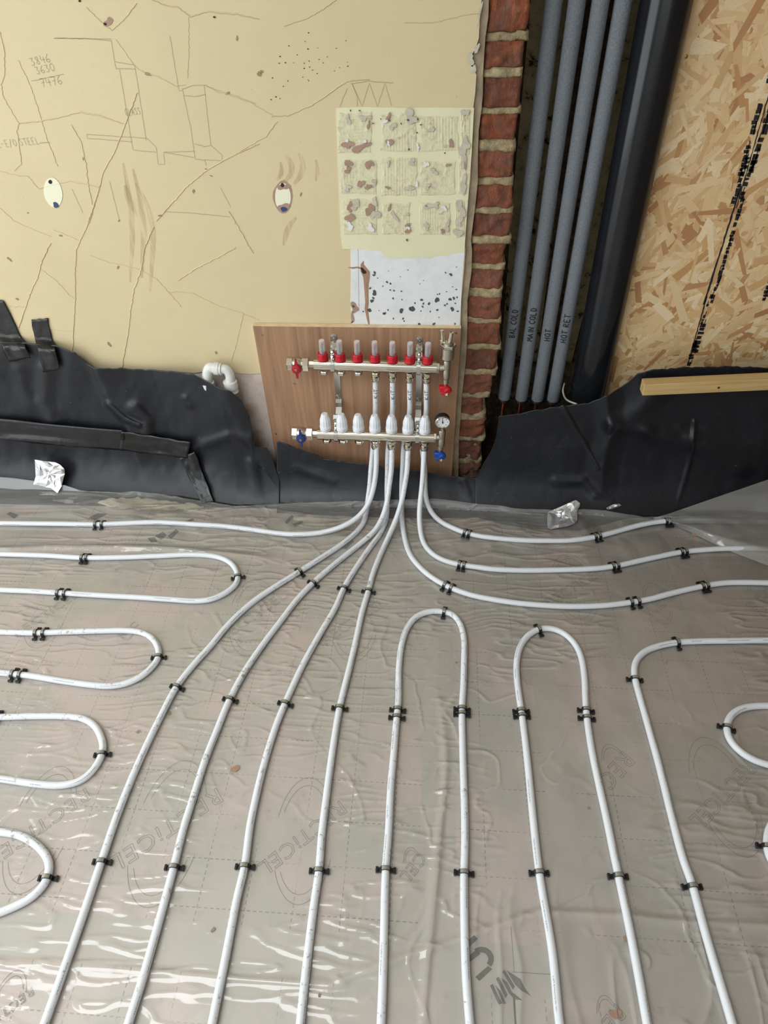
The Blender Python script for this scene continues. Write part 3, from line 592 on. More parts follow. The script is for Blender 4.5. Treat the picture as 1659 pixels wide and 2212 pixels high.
for (x, y, r_) in SPL: blob('paint_splash', M['splat'], *zp(x, y), r_ / SZ, r_ / SZ, 0, .0018 + .00001 * (x % 7), .28, 14)
dr = [(362, 1550, 6), (350, 1580, 30), (365, 1630, 70), (385, 1660, 80), (390, 1700, 62), (388, 1760, 46), (390, 1850, 38), (394, 1930, 34), (388, 1990, 34), (400, 2060, 26), (412, 2130, 14)]
MB().ribbon([ony(*zp(x, y), -.0016) for x, y, _ in dr], NY, [w_ / SZ / 830 for _, _, w_ in dr], .0004).build('brown_drip', M['drip'], wall)
MB().ribbon([ony(*zp(x, y), -.0016) for x, y in ((225, 1608), (270, 1612), (300, 1606), (340, 1614))], NY, [.002, .005, .004, .006]).build('brown_drip', M['drip'], wall)
blob('chip', M['hole'], *zp(362, 1640), 6, 5, .5, .0024, .4); blob('chip', M['chip_brown'], *zp(280, 1975), 8, 11, 0, .0015, .4); blob('chip', M['chip_brown'], *zp(262, 2060), 3, 14, 0, .0015, .4)
MB().ribbon([ony(*zp(x, y), -.0014) for x, y in ((312, 1440), (318, 1750), (322, 2010))], NY, .0008).build('scored_line', M['scratch'], wall)
for (x, y, rx, ry) in ((1016, 128, 8, 12), (1022, 150, 6, 10), (1036, 30, 3, 22), (1030, 105, 4, 12)): blob('broken_plaster_edge', M['chip_grey'], x, y, rx, ry, .2, .0008, .35, 18)

# ---- brick pier, one object per brick and per mortar bed
pier_y = .014
pier = tag(empty('wall_pier', ony(1040, 1000, pier_y)), 'raw end of old red brickwork between plaster and pipes', 'wall', kind='structure')
BR = [(-20, 70, 0), (88, 149, 0), (166, 234, 0), (246, 305, 0), (326, 384, 0), (400, 450, 0), (460, 512, 0), (525, 573, 1), (581, 624, 0), (643, 689, 0), (699, 747, 0), (754, 799, 1), (808, 852, 1), (857, 894, 2), (905, 946, 2), (950, 1000, 3), (1006, 1062, 3)]
LX = [(-20, 1057), (0, 1055), (520, 1018), (746, 1002), (905, 987), (1070, 974)]
RX = [(-20, 1154), (40, 1146), (90, 1140), (155, 1131), (240, 1122), (330, 1114), (400, 1112), (512, 1106), (530, 1100), (560, 1088), (640, 1086), (720, 1082), (790, 1074), (850, 1062), (870, 1046), (900, 1050), (930, 1048), (960, 1040), (1070, 1036)]
ix = lambda T, y: float(np.interp(y, [t[0] for t in T], [t[1] for t in T]))
inv = Matrix.Translation(-Vector(ony(1040, 1000, pier_y)))
def rough_block(name, mat, x0, x1, z0, z1, yf, depth, amp, sd, parent, nx_=16, nz_=11):
    bm = bmesh.new(); P = {}
    for j in range(nz_ + 1):
        for i in range(nx_ + 1):
            u, v = i / nx_, j / nz_; X = x0 + (x1 - x0) * u; Z = z0 + (z1 - z0) * v
            edge = min(u, 1 - u, v, 1 - v)
            d = amp * float(fbm(X * 46, Z * 58, sd, 4)) + (amp * .9 if edge < .01 else 0)
            X += amp * .55 * float(vnoise(Z * 55, sd, sd + 2)) * (1 if i in (0, nx_) else .4); Z += amp * .35 * float(vnoise(X * 60, sd, sd + 4))
            P[i, j, 0] = bm.verts.new((X, yf + d, Z)); P[i, j, 1] = bm.verts.new((X, yf + depth, Z)) if (i in (0, nx_) or j in (0, nz_)) else None
    for j in range(nz_):
        for i in range(nx_): bm.faces.new((P[i, j, 0], P[i + 1, j, 0], P[i + 1, j + 1, 0], P[i, j + 1, 0]))
    for i in range(nx_):
        bm.faces.new((P[i, 0, 0], P[i, 0, 1], P[i + 1, 0, 1], P[i + 1, 0, 0])); bm.faces.new((P[i, nz_, 0], P[i + 1, nz_, 0], P[i + 1, nz_, 1], P[i, nz_, 1]))
    for j in range(nz_):
        bm.faces.new((P[0, j, 0], P[0, j + 1, 0], P[0, j + 1, 1], P[0, j, 1])); bm.faces.new((P[nx_, j, 0], P[nx_, j, 1], P[nx_, j + 1, 1], P[nx_, j + 1, 0]))
    bm.transform(inv); bmesh.ops.recalc_face_normals(bm, faces=bm.faces)
    me = bpy.data.meshes.new(name); bm.to_mesh(me); bm.free(); me.materials.append(mat)
    for p in me.polygons: p.use_smooth = True
    return link(bpy.data.objects.new(name, me), parent)
for k, (a, b, dmg) in enumerate(BR):
    ym = (a + b) / 2; A = ony(ix(LX, ym), b, pier_y); B = ony(ix(RX, ym), a, pier_y)
    rough_block('brick', M['brick'], A[0], B[0], A[2], B[2], pier_y + (.012 if dmg == 3 else 0), .09, .0055 + .002 * dmg, 11 + k * 3, pier)
    if k + 1 < len(BR):
        c = BR[k + 1][0]; ym = (b + c) / 2; A = ony(ix(LX, ym) - 1, c + 3, pier_y); B = ony(ix(RX, ym) + rng.uniform(-2, 6), b - 3, pier_y)
        rough_block('mortar_bed', M['mortar'], A[0], B[0], A[2], B[2], pier_y + rng.uniform(-.003, .004) + (.012 if dmg == 3 else 0), .08, .0045, 61 + k * 3, pier, 12, 4)
pxl, pxr = ony(1057, 0, .05)[0], ony(1140, 0, .05)[0]
MB().box((pxl, .035, -.2), (pxr - .012, .2, 2.5)).build('masonry_core', M['mortar'], pier).matrix_parent_inverse = inv
o = rough_block('brick', M['brick'], pxl + .002, pxr + .004, ony(1100, -24, pier_y)[2], 2.5, pier_y, .09, .003, 5, pier)

# ---- pipe chase behind the lagged pipes
cx0 = pxr - .03; cx1 = ony(1470, 200, .1)[0] + .1
chase = tag(box_obj('wall_chase', (cx0, .20, -.2), (cx1 + .3, .28, 2.5), M['chase']), 'dark sooty brick back of the pipe chase, partly darkened for shade', 'wall', kind='structure')
def chase_strip(name, mat, pl, y=.198, th=.006): MB().poly([ony(x, y_, y) for x, y_ in pl], NY, th).build(name, mat, chase)
chase_strip('olive_render_strip', M['olive'], [(1150, -30), (1250, -30), (1205, 420), (1150, 860), (1075, 860), (1110, 400)])
chase_strip('olive_render_strip', M['olive'], [(1345, -30), (1400, -30), (1290, 560), (1230, 800), (1205, 800), (1250, 540), (1300, 250)], .185)
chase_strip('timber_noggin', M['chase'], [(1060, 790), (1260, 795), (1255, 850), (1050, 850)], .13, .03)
# ---- strand board panel right of the soil pipe
ob_x0 = ony(1452, 60, .10)[0] - .02; ob_y = .080; ob_z0, ob_z1, ob_x1 = .02, 2.5, 2.4
osb = tag(empty('wall_panel', (ob_x0, ob_y, ob_z0)), 'raw strand board panel with black printed lines on the right', 'wall', kind='structure')
oi_ = Matrix.Translation(-Vector((ob_x0, ob_y, ob_z0)))
b_ = MB().box((ob_x0, ob_y, ob_z0), (ob_x1, ob_y + .018, ob_z1)).build('panel_board', M['osb'], osb); b_.matrix_parent_inverse = oi_
m_ = MB(); r2 = random.Random(21)
vx1, vz1 = ony(1730, 810, ob_y)[0], ony(1500, -60, ob_y)[2]
for k in range(4400):
    L = r2.uniform(.03, .12) * (1.35 if r2.random() < .15 else 1); W = r2.uniform(.006, .022) * (1.6 if r2.random() < .12 else 1)
    x = r2.uniform(ob_x0 + .01, vx1); z = r2.uniform(.25, vz1); a = r2.gauss(1.0, .85) if r2.random() < .7 else r2.uniform(0, 3.14)
    ca, sa = math.cos(a), math.sin(a); t = .0002 + .0020 * k / 4400; sk = r2.uniform(-.3, .3) * W; j = [r2.uniform(.6, 1.1) for _ in range(4)]
    q = [(-L / 2, -W / 2 * j[0]), (L / 2 * j[1], -W / 2 + sk), (L / 2, W / 2 * j[2]), (-L / 2 * j[3], W / 2 + sk)]
    q = [(x + ca * u - sa * v, ob_y - t, z + sa * u + ca * v) for u, v in q]
    q = [(max(p[0], ob_x0), p[1], p[2]) for p in q]
    bk = [(p[0], ob_y + .001, p[2]) for p in q]; o_ = r2.uniform(0, 50)
    m_.add(q + bk, [(0, 1, 2, 3), (0, 4, 5, 1), (1, 5, 6, 2), (2, 6, 7, 3), (3, 7, 4, 0)], [[(o_, o_), (o_ + L * 10, o_), (o_ + L * 10, o_ + W * 10), (o_, o_ + W * 10)]] + [[(o_, o_)] * 4] * 4)
fl = m_.build('wood_strands', M['osb'], osb, recalc=False); fl.matrix_parent_inverse = oi_; fl['kind'] = 'stuff'
# black printed marks running up the board: a rule with ragged block characters beside it
pr = MB(); r3 = random.Random(4)
def mark_line(p0, p1, segs, seed):
    rr = random.Random(seed); A = ony(*p0, ob_y - .0030); B = ony(*p1, ob_y - .0030); T = (B - A); Ln = np.linalg.norm(T); T = T / Ln; S = np.cross(T, NY)
    if S[0] < 0: S = -S
    for (t0, t1, s0, s1, dense) in segs:
        t = t0
        while t < t1:
            w_ = rr.uniform(.006, .013); h0 = s0 + rr.uniform(0, .25) * (s1 - s0); h1 = s1 - rr.uniform(0, .3) * (s1 - s0)
            if rr.random() < dense + .12:
                q = [A + T * (t * Ln) + S * h0, A + T * (t * Ln + w_) + S * (h0 + rr.uniform(-.001, .001)), A + T * (t * Ln + w_ * .9) + S * h1, A + T * (t * Ln + rr.uniform(-.002, .002)) + S * (h1 + rr.uniform(-.002, .002))]
                pr.add(q, [(0, 1, 2, 3)])
                if rr.random() < .6:
                    c0 = rr.uniform(h0, h1); pr.add([A + T * (t * Ln - .002) + S * (c0 - .001), A + T * (t * Ln + w_ * 2.2) + S * (c0 - .001), A + T * (t * Ln + w_ * 2.0) + S * (c0 + .0012), A + T * (t * Ln - .001) + S * (c0 + .001)], [(0, 1, 2, 3)])
            t += w_ / Ln * rr.uniform(.95, 1.45)
def rule(p0, p1, w_): pr.ribbon([ony(p0[0] + (p1[0] - p0[0]) * k / 30 + r3.gauss(0, .4), p0[1] + (p1[1] - p0[1]) * k / 30, ob_y - .0029) for k in range(31)], NY, [w_ * r3.uniform(.6, 1.2) for _ in range(31)])
rule((1520, 658), (1601, 402), .0050); rule((1485, 790), (1527, 640), .0036); rule((1590, 450), (1665, 190), .0026)
mark_line((1484, 790), (1497, 748), [(0, 1, -.004, .012, .8)], 1); mark_line((1489, 762), (1512, 700), [(0, 1, .0, .024, .97)], 2); mark_line((1510, 700), (1530, 640), [(0, 1, .002, .012, .75)], 3)
mark_line((1530, 655), (1556, 575), [(0, .2, .002, .014, .9), (.35, 1, .002, .014, .8)], 5); mark_line((1556, 570), (1598, 430), [(0, .5, .002, .015, .85), (.58, 1, .002, .015, .8)], 6)
mark_line((1580, 440), (1610, 345), [(0, 1, -.002, .012, .8)], 7); mark_line((1594, 430), (1628, 330), [(0, .8, .0, .014, .75)], 8); mark_line((1596, 380), (1640, 225), [(0, .45, -.004, .008, .9), (.55, 1, -.006, .010, .8)], 9); mark_line((1614, 375), (1665, 205), [(0, .45, .0, .016, .85), (.52, 1, .0, .02, .85)], 10)
mark_line((1644, 650), (1680, 530), [(0, 1, 0, .016, .8)], 11); mark_line((1652, 180), (1668, 120), [(0, 1, 0, .016, .7)], 12)
p_ = pr.build('printed_marks', M['ink'], osb, recalc=False); p_.matrix_parent_inverse = oi_
s_ = ony(1482, 122, ob_y - .0022); sc_ = MB().lathe(s_, (0, -1, 0), [(.0042, 0), (.0042, .001), (.0015, .0014)], 14).build('screw_head', M['brass'], osb); sc_.matrix_parent_inverse = oi_

# ================================================================= floor build-up
def W(o):                                        # part modelled in world coordinates under a placed thing
    o.matrix_parent_inverse = o.parent.matrix_basis.inverted(); return o
bz = -.003
seam_x = onz(945, 1900, 0)[0]; seam_y = onz(1000, 2085, 0)[1]
for (x0, x1, y0, y1) in ((-2.6, seam_x - .002, seam_y + .002, -.05), (seam_x + .002, 2.4, seam_y + .002, -.05), (-2.6, onz(1105, 2100, 0)[0], -2.9, seam_y - .002), (onz(1105, 2100, 0)[0] + .004, 2.4, -2.9, seam_y - .002), (-2.6, 2.4, -4.3, -2.904)):
    box_obj('insulation_board', (x0, y0, -.103), (x1, y1, bz), M['board'], floor)
def floor_strip(p0, p1, w_, name='foil_joint_tape', mat='foil_joint', z=bz + .0006):
    A = onz(*p0, z); B = onz(*p1, z); MB().ribbon([A + (B - A) * t for t in np.linspace(0, 1, 12)], (0, 0, 1), w_).build(name, M[mat], floor)
def tape_run(A, B, w_, z):
    A = np.array([*A, z]); B = np.array([*B, z]); MB().ribbon([A + (B - A) * t for t in np.linspace(0, 1, 12)], (0, 0, 1), w_).build('foil_joint_tape', M['foil_joint'], floor)
tape_run((seam_x, -.06), (seam_x, seam_y + .04), .075, bz + .0003); tape_run((-2.5, seam_y), (2.3, seam_y), .080, bz + .0006); tape_run((seam_x + .27, -.5), (seam_x + .27, seam_y), .06, bz + .0004)
NZ = np.array([0, 0, 1.0])
def fprint(name, polys, mat, z=bz + .0012):      # filled print on the boards, polygons in photograph pixels
    m_ = MB()
    for pl in polys: m_.add([onz(x, y, z) for x, y in pl], [tuple(range(len(pl)))])
    return m_.build(name, M[mat], floor, recalc=False)
def text_outline(body, A, B, depth=.0005, mat='print', arcs=(1, 1)):
    cu = bpy.data.curves.new('printed_brand_text', 'FONT'); cu.body = body; cu.size = 1; cu.fill_mode = 'NONE'; cu.resolution_u = 2; cu.space_character = 1.12
    ob = bpy.data.objects.new('printed_brand_text', cu); SC.collection.objects.link(ob)
    dg = bpy.context.evaluated_depsgraph_get(); me = bpy.data.meshes.new_from_object(ob.evaluated_get(dg))
    V = np.array([v.co for v in me.vertices]); E = [tuple(e.vertices) for e in me.edges]
    bpy.data.objects.remove(ob)
    if not len(V): return
    wdt = V[:, 0].max(); D = B - A; Ln = np.linalg.norm(D); e = D / Ln; u = np.array([-e[1], e[0], 0]); s = Ln / wdt * 1.0; hs = s * 1.0
    m_ = MB()
    for a, b in E:
        p, q = A + e * V[a][0] * s + u * V[a][1] * hs, A + e * V[b][0] * s + u * V[b][1] * hs
        if np.linalg.norm(p - q) > 1e-6: m_.ribbon([p, q], NZ, .0009)
    c0 = A + D / 2 + u * hs * .33                 # the broken oval swoosh that crosses the word
    ex = _n(e * .62 + u * .78); ey = np.array([-ex[1], ex[0], 0])
    for (t0, t1), on in zip(((200, 330), (20, 150)), arcs):
        if not on: continue
        for k, sc_ in ((0, 1.0), (1, .86)):
            ts = np.linspace(math.radians(t0 + 8 * k), math.radians(t1 - 8 * k), 26)
            m_.ribbon([c0 + ex * math.sin(t) * Ln * .62 * sc_ * .98 + ey * math.cos(t) * Ln * .30 * sc_ for t in ts], NZ, .0009)
    return m_.build('printed_brand_outline', M[mat], floor, recalc=False)
FL = lambda p: onz(p[0], p[1], bz + .0012)
for a, b, body, arcs in (((470, 1700), (235, 1855), 'RECTiCEL', (1, 1)), ((187, 1700), (-30, 1850), 'RECTiCEL', (1, 1)), ((735, 1728), (556, 1868), 'RECTiCEL', (1, 1)), ((905, 1838), (862, 1892), 'CEL', (1, 0)),
                         ((1345, 1620), (1290, 1682), 'REC', (1, 0)), ((1610, 1640), (1488, 1768), 'RECTiCEL', (1, 1)), ((1405, 1335), (1462, 1290), 'REC', (1, 1)), ((1190, 1312), (1305, 1240), 'RECTiCEL', (1, 1)),
                         ((703, 1394), (838, 1306), 'RECTiCEL', (1, 1)), ((480, 1388), (622, 1290), 'RECTiCEL', (1, 1)), ((35, 1378), (172, 1288), 'RECTiCEL', (1, 0)), ((262, 1380), (300, 1350), 'REC', (1, 0)), ((70, 2130), (-60, 2230), 'RECTiCEL', (1, 1)), ((1640, 1330), (1690, 1285), 'REC', (1, 1)), ((1330, 2165), (1280, 2230), 'REC', (1, 0))):
    text_outline(body, FL(a), FL(b), arcs=arcs)
# bold dark print: a letter n and a row of slanted bars, near the front of the picture
def zz(x, y): return (990 + x / 8.7316, 1980 + y / 8.7333)
def arc_strip(cx, cy, r0, r1, a0, a1): return [[zz(cx + r * math.cos(math.radians(t)), cy + r * math.sin(math.radians(t))) for r, t in ((r0, p), (r1, p), (r1, q), (r0, q))] for p, q in zip(np.linspace(a0, a1, 11)[:-1], np.linspace(a0, a1, 11)[1:])]
fprint('printed_letter', [[zz(130, 490), zz(300, 350), zz(368, 422), zz(130, 640)], [zz(130, 800), zz(340, 620), zz(420, 700), zz(130, 930)], [zz(320, 1140), zz(560, 930), zz(640, 990), zz(400, 1215)]] + arc_strip(440, 800, 125, 232, -128, 40), 'print_dark')
fprint('printed_bars', [[zz(*p) for p in q] for q in (((600, 1300), (650, 1270), (830, 1640), (760, 1660)), ((690, 1290), (790, 1390), (900, 1640), (850, 1650)), ((710, 1170), (760, 1130), (930, 1470), (890, 1540)), ((810, 1160), (920, 1230), (1010, 1420), (1210, 1580), (1060, 1560), (950, 1440)), ((830, 1040), (875, 1000), (1070, 1320), (1030, 1380)), ((905, 1005), (1175, 1180), (1250, 1340), (1370, 1500), (1180, 1390), (1080, 1290)))], 'print_dark')
fprint('printed_line', [[(1106, 2100), (1195, 2106), (1195, 2104.5), (1106, 2098.5)], [(1103, 2002), (1110, 2098), (1111.3, 2098), (1104.3, 2002)]], 'print')
fprint('printed_bars', [[(192, 1118), (212, 1108), (232, 1110), (205, 1124)], [(615, 1128), (630, 1112), (634, 1116), (620, 1132)], [(632, 1132), (652, 1124), (655, 1128), (638, 1138)], [(740, 1182), (760, 1166), (765, 1170), (746, 1186)], [(752, 1188), (780, 1172), (784, 1176), (758, 1192)], [(40, 1112), (22, 1106), (14, 1110), (30, 1120)], [(395, 1128), (415, 1120), (420, 1123), (402, 1131)]], 'print_dark')
fprint('printed_letter', [[(335, 1158), (352, 1148), (360, 1156), (348, 1166)], [(362, 1158), (380, 1143), (386, 1148), (370, 1164)], [(318, 1162), (334, 1160), (340, 1170), (326, 1172)]], 'print_dark')
for x, y, r_ in ((1330, 2190, 9), (1352, 2028, 5), (365, 1540, 5), (1152, 1770, 4), (298, 1580, 4), (508, 1660, 9), (1500, 1155, 8), (460, 2008, 4), (1005, 1290, 3), (985, 1430, 3), (1272, 1745, 3), (690, 2150, 3), (1440, 1430, 3), (250, 1230, 2)):
    c = onz(x, y, 0.0022); MB().poly([c + np.array([u * r_ / 1050, v * r_ / 1050, 0]) for u, v in blob_pts(14, .3, rng)], NZ, .0015).build('dried_leaf' if r_ > 6 else 'grit_crumb', M['drip'] if r_ > 6 else M['scratch'], floor)

# ---- polythene sheet over the boards, lapped up the foot of the wall
PE = [(-120, 1018), (0, 1025), (71, 1034), (138, 1043), (179, 1055), (288, 1059), (374, 1070), (448, 1087), (560, 1089), (657, 1084), (788, 1081), (934, 1076), (1020, 1087), (1100, 1093), (1182, 1096), (1305, 1101), (1370, 1112), (1405, 1119), (1500, 1112), (1659, 1108), (1800, 1108)]
pe = [hit(x, y, .026, 0.0) for x, y in PE]
ex_, ez_ = np.array([p[0] for p in pe]), np.array([p[2] for p in pe])
X = np.concatenate([np.linspace(-2.55, -1.2, 30, endpoint=False), np.linspace(-1.2, 1.2, 820, endpoint=False), np.linspace(1.2, 2.35, 28)]); nx = len(X)
ys = np.concatenate([np.linspace(-4.2, -1.62, 24, endpoint=False), np.linspace(-1.62, -.32, 450, endpoint=False)])
rows = []
for y in ys: rows.append(np.stack([X, np.full(nx, y), np.zeros(nx)], 1))
foot = curtain(X, np.zeros(nx)) + .012
for t in np.linspace(0, 1, 60, endpoint=False):
    rows.append(np.stack([X, -.32 + t * (.32 - foot), np.zeros(nx)], 1))
ze = np.maximum(np.interp(X, ex_, ez_), .0)
for t in np.linspace(0, 1, 26):
    z = ze * t; rows.append(np.stack([X, -(curtain(X, z) + .012 + .014 * t), z], 1))
P = np.array(rows); Xg, Yg, Zg = P[..., 0], P[..., 1], P[..., 2]
pos = lambda a: np.maximum(0, a)
wv = .0022 * fbm(Xg * 3.2, Yg * 3.6, 3, 3) + .0008 * fbm(Xg * 13, Yg * 15, 17, 3)
crease = lambda n, k, p_: pos(1 - np.abs(n) * k) ** p_                       # thin raised creases where n crosses zero
warp = .35 * fbm(Xg * 5, Yg * 5, 71, 2)
rip = crease(vnoise(Xg * 9 + warp, Yg * 70 + 4 * warp, 5) + .3 * vnoise(Xg * 22, Yg * 90, 6), 2.8, 1.6)
m1 = np.clip(vnoise(Xg * 3.1, Yg * 3.4, 81) * 2.4 + .70 - .55 * Xg, 0, 1)            # ripples lie mostly on the left half
wv = wv + .0022 * rip * m1
cr2 = crease(fbm(Xg * 7 + 4 * Yg, Yg * 6 - 3 * Xg, 12, 3), 9, 2) * np.clip(vnoise(Xg * 2.3, Yg * 2.1, 82) * 2 + .35, 0, 1)
wv = wv + .0022 * cr2
front = np.clip((-1.2 - Yg) / .15, 0, 1)                                        # upright crinkles near the viewer, right of centre
wv = wv + .0020 * front * crease(vnoise(Xg * 26 + 4 * warp, Yg * 4, 91), 3.2, 2) * np.clip((Xg + .2) * 4, 0, 1)
near = np.clip((Yg + .42) / .30, 0, 1)
wv = wv + near * (.010 * pos(fbm(Xg * 4 + 3 * Yg, Yg * 7, 31, 3)) + .003 * fbm(Xg * 14, Yg * 10, 33, 3))
ridge = lambda d, w_: np.exp(-(d / w_) ** 2)
yl = np.interp(Xg, [p[0] for p in (onz(0, 1195), onz(120, 1188), onz(330, 1192), onz(560, 1212), onz(700, 1225))], [p[1] for p in (onz(0, 1188), onz(120, 1184), onz(330, 1186), onz(560, 1204), onz(700, 1220))])
wv = wv + .012 * ridge(Yg - yl, .012) * np.clip((onz(620, 1190)[0] - Xg) / .3, 0, 1)
y2 = np.interp(Xg, [-1.5, seam_x - .2, seam_x + .2, 1.2], [onz(50, 2095)[1], onz(700, 2122)[1], onz(1100, 1968)[1], onz(1600, 1990)[1]])
wv = wv + .0035 * ridge(Yg - y2 - .01 * warp, .008)
x2 = seam_x + .035 * fbm(Yg * 2, Yg * 0, 40, 2)
wv = wv + .004 * ridge(Xg - x2, .010) * np.clip((-.75 - Yg) / .3, 0, 1)
lift = np.maximum(wv + .0008, 0) + .0003
Yg2 = Yg - np.where(Zg > 0, lift, 0); Zg2 = Zg + np.where(Zg > 0, 0, lift)
sheet = grid_mesh('polythene_sheet', np.stack([Xg, Yg2, Zg2], -1), M['poly'])
tag(sheet, 'large clear wrinkled polythene sheet covering the whole floor', 'plastic sheet')
# the second lap of polythene on the right, lying over two pipes
lo_ = [(1412, 1121), (1450, 1132), (1490, 1149), (1565, 1186), (1659, 1222), (1830, 1272), (2200, 1340)]; hi_ = [(1412, 1119), (1450, 1108), (1490, 1094), (1565, 1068), (1659, 1036), (1830, 978), (2200, 900)]
xs = np.linspace(1412, 2200, 150); tt = np.linspace(0, 1, 44)[:, None]; PX = np.broadcast_to(xs, (44, 150))
fa = np.interp(xs, [p[0] for p in lo_], [p[1] for p in lo_]); fb = np.interp(xs, [p[0] for p in hi_], [p[1] for p in hi_]); PY_ = fa + (fb - fa) * tt
hh = .0035 + .0225 * np.minimum(1, tt * 5) * np.minimum(1, (PX - 1412) / 40) + .003 * vnoise(PX / 30, PY_ / 9, 5) * np.minimum(1, tt * 3)
Q = hitv(PX, PY_, .034 + .008 * vnoise(PX / 60, PY_ / 25, 8), 0); v_ = rayv(PX, PY_); Q2 = CAM + v_ * ((hh - CAM[2]) / v_[..., 2])[..., None]
P = np.where((Q[..., 2] <= hh)[..., None], Q2, Q)
flap = grid_mesh('polythene_flap', P, M['poly_flap'])
tag(flap, 'hazy polythene flap lying over two pipes beneath the timber batten', 'plastic sheet')

# ---- black damp-proof membrane
def seg_d(px, py, pl):
    best = np.full(px.shape, 1e9); side = np.zeros(px.shape)
    for (x0, y0), (x1, y1) in zip(pl[:-1], pl[1:]):
        dx, dy = x1 - x0, y1 - y0; t = np.clip(((px - x0) * dx + (py - y0) * dy) / (dx * dx + dy * dy), 0, 1)
        d = np.hypot(px - x0 - t * dx, py - y0 - t * dy); c = d < best
        side = np.where(c, (px - x0) * dy - (py - y0) * dx, side); best = np.where(c, d, best)
    return best, side
def membrane(name, label, top, bot_y, x0, x1, folds, seed, lift=0.0, nx_=120, ny_=60):
    x = np.linspace(x0, x1, nx_); a = np.interp(x, [p[0] for p in top], [p[1] for p in top]) + 1.4 * vnoise(x / 9, x * 0 + seed, seed)
    b = np.maximum(np.interp(x, [p[0] for p in bot_y], [p[1] for p in bot_y]), a + 8); t = np.linspace(0, 1, ny_)[:, None]
    py = a + (b - a) * t; px = np.broadcast_to(x, py.shape)
    off = lift + .006 * fbm(px / 150, py / 110, seed, 2) + .0016 * fbm(px / 30, py / 45, seed + 7, 2)
    for pl, w_, h_, kind in folds:
        d, s_ = seg_d(px, py, pl)
        if kind == 'r': off = off + h_ * np.exp(-(d / w_) ** 2)
        elif kind == 's': off = off + h_ / (1 + np.exp(-np.clip(np.where(s_ > 0, d, -d) / w_, -30, 30))) * np.exp(-(d / 48) ** 2)
        else: off = off + h_ * np.maximum(0, 1 - d / w_) ** 1.5
    o = grid_mesh(name, hitv(px, py, np.maximum(off * np.clip((1092 - py) / 70, .1, 1), -.004), -.002), M['dpm'], thick=.0012); return tag(o, label, 'plastic sheet')
TL = [(-600, 735), (-160, 738), (0, 738), (54, 740), (78, 743), (123, 746), (161, 761), (194, 788), (202, 794), (262, 795), (374, 801), (418, 808), (437, 819), (471, 836), (501, 847), (523, 868), (538, 898), (546, 932), (549, 965), (577, 966), (590, 995), (605, 1042)]
TM = [(598, 953), (628, 962), (667, 978), (706, 992), (742, 996), (788, 1003), (837, 1008), (879, 1013), (925, 1020), (973, 1028), (1025, 1032), (1034, 1033)]
TR = [(1026, 1038), (1043, 1003), (1062, 972), (1072, 945), (1078, 899), (1136, 890), (1216, 876), (1274, 870), (1313, 853), (1351, 828), (1378, 807), (1405, 799), (1482, 793), (1579, 791), (1659, 794), (1820, 800), (2300, 815)]
membrane('damp_proof_membrane', 'black plastic membrane taped up the wall on the left, below the pencil sketches', TL, [(-600, 1078), (-160, 1085), (140, 1092), (605, 1098)], -600, 605,
         [([(196, 788), (212, 830), (232, 872), (262, 905), (272, 930)], 3.5, .016, 's'), ([(232, 872), (270, 905), (300, 918)], 6, .012, 'r'), ([(290, 880), (318, 905), (318, 930)], 14, .012, 'r'), ([(475, 836), (500, 900), (530, 960), (560, 1000)], 4, .012, 's'), ([(100, 800), (95, 870), (110, 905)], 18, .010, 'r'), ([(40, 800), (60, 870)], 16, .008, 'r'), ([(440, 960), (500, 940), (540, 950)], 12, .008, 'r'), ([(400, 860), (410, 875)], 7, .006, 'r'), ([(545, 1000), (560, 1080)], 12, .012, 'r')], 3, .004, 380, 110)
membrane('damp_proof_membrane', 'torn middle piece of black membrane behind the white manifold pipes', TM, [(598, 1108), (760, 1116), (900, 1120), (1034, 1118)], 598, 1034, [([(640, 1010), (720, 1040)], 10, .006, 'r'), ([(1000, 1040), (1020, 1090)], 8, .006, 'r')], 11, .002, 160, 50)
membrane('damp_proof_membrane', 'black plastic membrane bunched over the pipe ends and below the strand board', TR, [(1026, 1116), (1080, 1132), (1150, 1142), (1250, 1146), (1310, 1132), (1360, 1118), (1500, 1114), (2300, 1114)], 1026, 2300,
         [([(1216, 876), (1240, 920), (1268, 965), (1293, 1012)], 3, .006, 'r'), ([(1310, 850), (1318, 940), (1302, 1010), (1300, 1060)], 40, .016, 'b'), ([(1325, 920), (1400, 930)], 14, .012, 'r'), ([(1325, 920), (1380, 890), (1420, 850)], 22, .010, 'r'), ([(1500, 910), (1496, 970), (1478, 1040), (1462, 1090)], 4, .008, 'r'), ([(1400, 935), (1500, 955), (1600, 1010)], 22, .012, 'r'), ([(1500, 955), (1640, 960)], 26, .010, 'r'), ([(1200, 1040), (1260, 1040), (1285, 1070)], 10, .010, 'r'), ([(1390, 815), (1375, 870), (1340, 915)], 14, .009, 's'), ([(1285, 1075), (1320, 1085)], 8, .014, 'r')], 23, .002, 440, 120)

